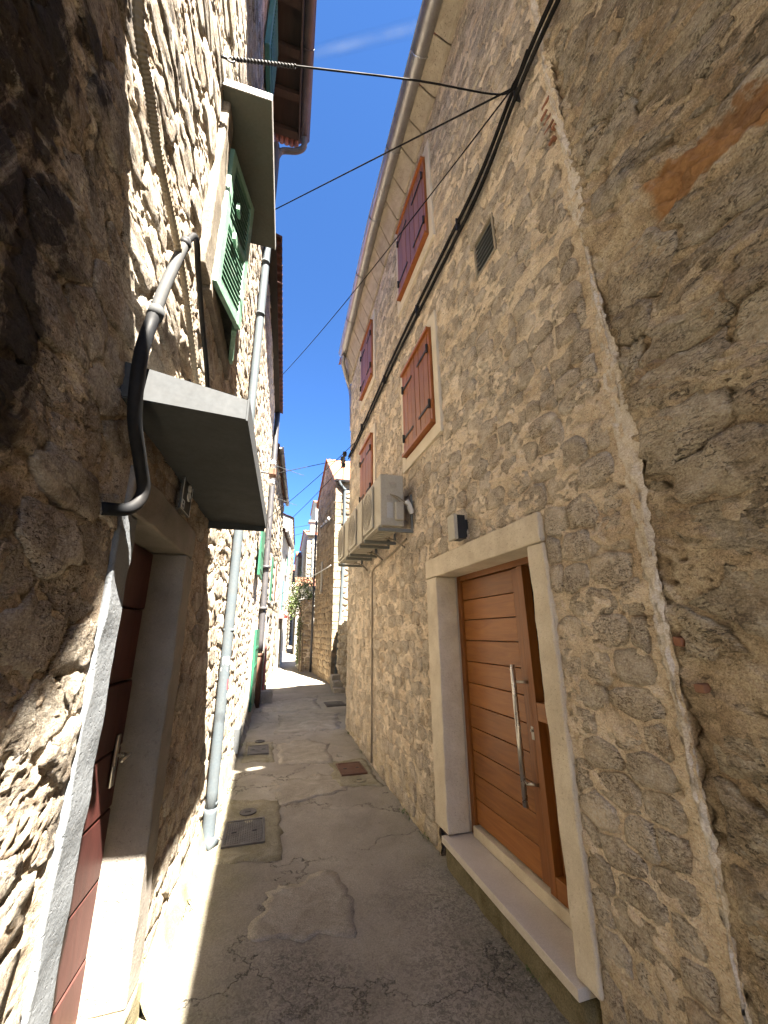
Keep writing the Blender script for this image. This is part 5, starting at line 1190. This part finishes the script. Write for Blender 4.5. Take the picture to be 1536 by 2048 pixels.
# garden wall / pillar with creeper
gp = thing('garden_pillar', 'old stone garden pillar half hidden under a flowering creeper', 'pillar', (1.45, 15.0, 0.4))
fp = line_frame((1.25, 14.6), (1.66, 14.6), 1)
rough_block('core', 'mortarB', gp, fp, 0.0, 0.42, -1.6, 0.0, 0.2, 2.75, 0.03, 0.1, 66, 0.0)
lay_stones(gp, rubble(0.0, 0.42, 0.35, 2.75, 0.22, 0.14, 67, [], jit=0.3), fp, 'stoneBr', 0.02, 0.05, 0.01, None, 60, 9, 67, 0.2)
def bush(name, label, centres, n, seed, flower=0.2, stems=()):
    rs = random.Random(seed); t = thing(name, label, 'climbing plant', centres[0][0])
    lv = MB(); fl_ = MB()
    for k in range(n):
        (c, r_) = centres[rs.randrange(len(centres))]
        d = np.array([rs.gauss(0, 1) for _ in range(3)]); d = _n(d) * (rs.random() ** 0.45)
        p = np.array(c) + d * np.array(r_) * (1 + 0.25 * rs.gauss(0, 1)); s_ = rs.uniform(0.025, 0.055)
        a = _n(np.array([rs.gauss(0, 1) for _ in range(3)])); b_ = _n(np.cross(a, [rs.random(), rs.random(), rs.random()]))
        V = [p - a * s_, p + b_ * s_ * 0.5, p + a * s_, p - b_ * s_ * 0.5]
        isf = rs.random() < flower * (1.5 if p[2] > 2.9 else 0.4)
        (fl_ if isf else lv).add(V, [[0, 1, 2, 3]], (rs.random(), 0, 0, 1))
    lv.obj('foliage', 'leaf', t, kind='stuff'); 
    if fl_.V: fl_.obj('blossom', 'blossom', t, kind='stuff')
    for s_ in stems: MB().tube(spline(s_, 6), 0.022, 6).obj('stem', 'bark', t, True)
bush('flowering_creeper', 'green creeper with white blossom tumbling over the garden wall', [((1.15, 15.0, 3.0), (0.38, 0.4, 0.55)), ((0.95, 14.9, 2.55), (0.28, 0.35, 0.35)), ((1.40, 15.1, 3.3), (0.35, 0.35, 0.5)), ((1.22, 14.75, 1.8), (0.14, 0.2, 0.6)), ((1.2, 14.7, 1.0), (0.10, 0.15, 0.5)), ((1.55, 14.9, 2.9), (0.2, 0.3, 0.4))], 4200, 5, 0.28,
     stems=[[(1.22, 14.5, 0.4), (1.2, 14.55, 1.5), (1.3, 14.8, 2.6)], [(1.3, 14.5, 0.4), (1.28, 14.6, 1.8), (1.1, 14.9, 2.8)]])

# end of the alley
he, fe2, _ = far_house('shaded_end_house', 'dark shaded house front closing the end of the alley', (0.9, 30.5), (5.5, 30.5), 1, 4, 1.2, 6.0, 'plasterG', 'tile', wins=[(1.2, 1.9, 2.2, 3.2, 'ironR')], stone='stoneFar', nparts=10)
hw, fw, _ = far_house('white_house', 'white house with orange tiled roof and drainpipe in the distance', (2.15, 24.0), (4.6, 24.0), 1, 5, 0.8, 7.35, 'plasterW', 'tile', wins=[(1.3, 1.8, 3.6, 4.6, None)], stone='stoneFar', nparts=30, gutterm='pipeZ', pitch=0.35, cw=0.5, ch=0.3)
MB().tube([fw(0.35, 0.1, 1.0), fw(0.35, 0.1, 7.1)], 0.06, 8).obj('downpipe', 'pipeZ', hw, True)
MB().box(fw, 0.25, 0.75, -1.6, -1.2, 7.6, 8.5).obj('chimney', 'plasterW', hw); MB().box(fw, 0.15, 0.85, -1.7, -1.1, 8.5, 8.62).obj('chimney_cap', 'plasterW', hw)
ht, ftt, _ = far_house('upper_house', 'small stone house with dark eave rising behind the white house', (3.55, 33.0), (7.0, 33.0), 1, 4, 1.0, 12.4, 'plasterW', 'tile', wins=[(0.6, 1.0, 11.0, 11.8, None)], gutterm='pipeD')
hs, fs_, _ = far_house('low_stone_house', 'low sunlit stone house with a small red roof past the creeper', (1.9, 27.5), (3.4, 27.5), 1, 3, 0.8, 6.6, 'plasterG', 'tile', wins=[(0.2, 0.5, 5.0, 5.9, 'greenD')], stone='stoneFar', nparts=30, cw=0.5, ch=0.3)
hr, fr_, _ = far_house('garden_shed', 'tiny shed with a red tile roof behind the creeper', (1.45, 20.5), (2.4, 20.5), 1, 1.5, 0.6, 3.9, 'plasterW', 'tile', pitch=0.6)

# vapour trail far up in the sky
V = []; F = []
for k_, hw in enumerate((20, 38, 60)):
    a_, b_ = np.array([-500., 2760., 5370.]), np.array([2200., 1560., 5640.]); d_ = _n(b_ - a_); n_ = _n(np.cross(d_, [0, 0, 1.])); up_ = np.array([0, 0, 6.0 * k_])
    q = len(V); V += [a_ + n_ * hw + up_, b_ + n_ * hw * 1.6 + up_, b_ - n_ * hw * 1.6 + up_, a_ - n_ * hw + up_]; F.append([q, q + 1, q + 2, q + 3])
ct = mk('vapour_trail_cloud', V, F, 'white', None, True, kind='structure')
mm = MT('thin vapour'); tr = mm.N('ShaderNodeBsdfTransparent'); df = mm.N('ShaderNodeBsdfDiffuse'); df.inputs[0].default_value = (0.8, 0.85, 0.9, 1); mx = mm.N('ShaderNodeMixShader')
mm.L(mm.ramp(mm.noise(0.004, 4), [(0.3, 0.03), (0.7, 0.075)]), mx.inputs[0]); mm.L(tr.outputs[0], mx.inputs[1]); mm.L(df.outputs[0], mx.inputs[2]); mm.L(mx.outputs[0], mm.o.inputs[0])
ct.data.materials[0] = mm.m

for o in S.collection.objects:
    if '_org' in o: del o['_org']
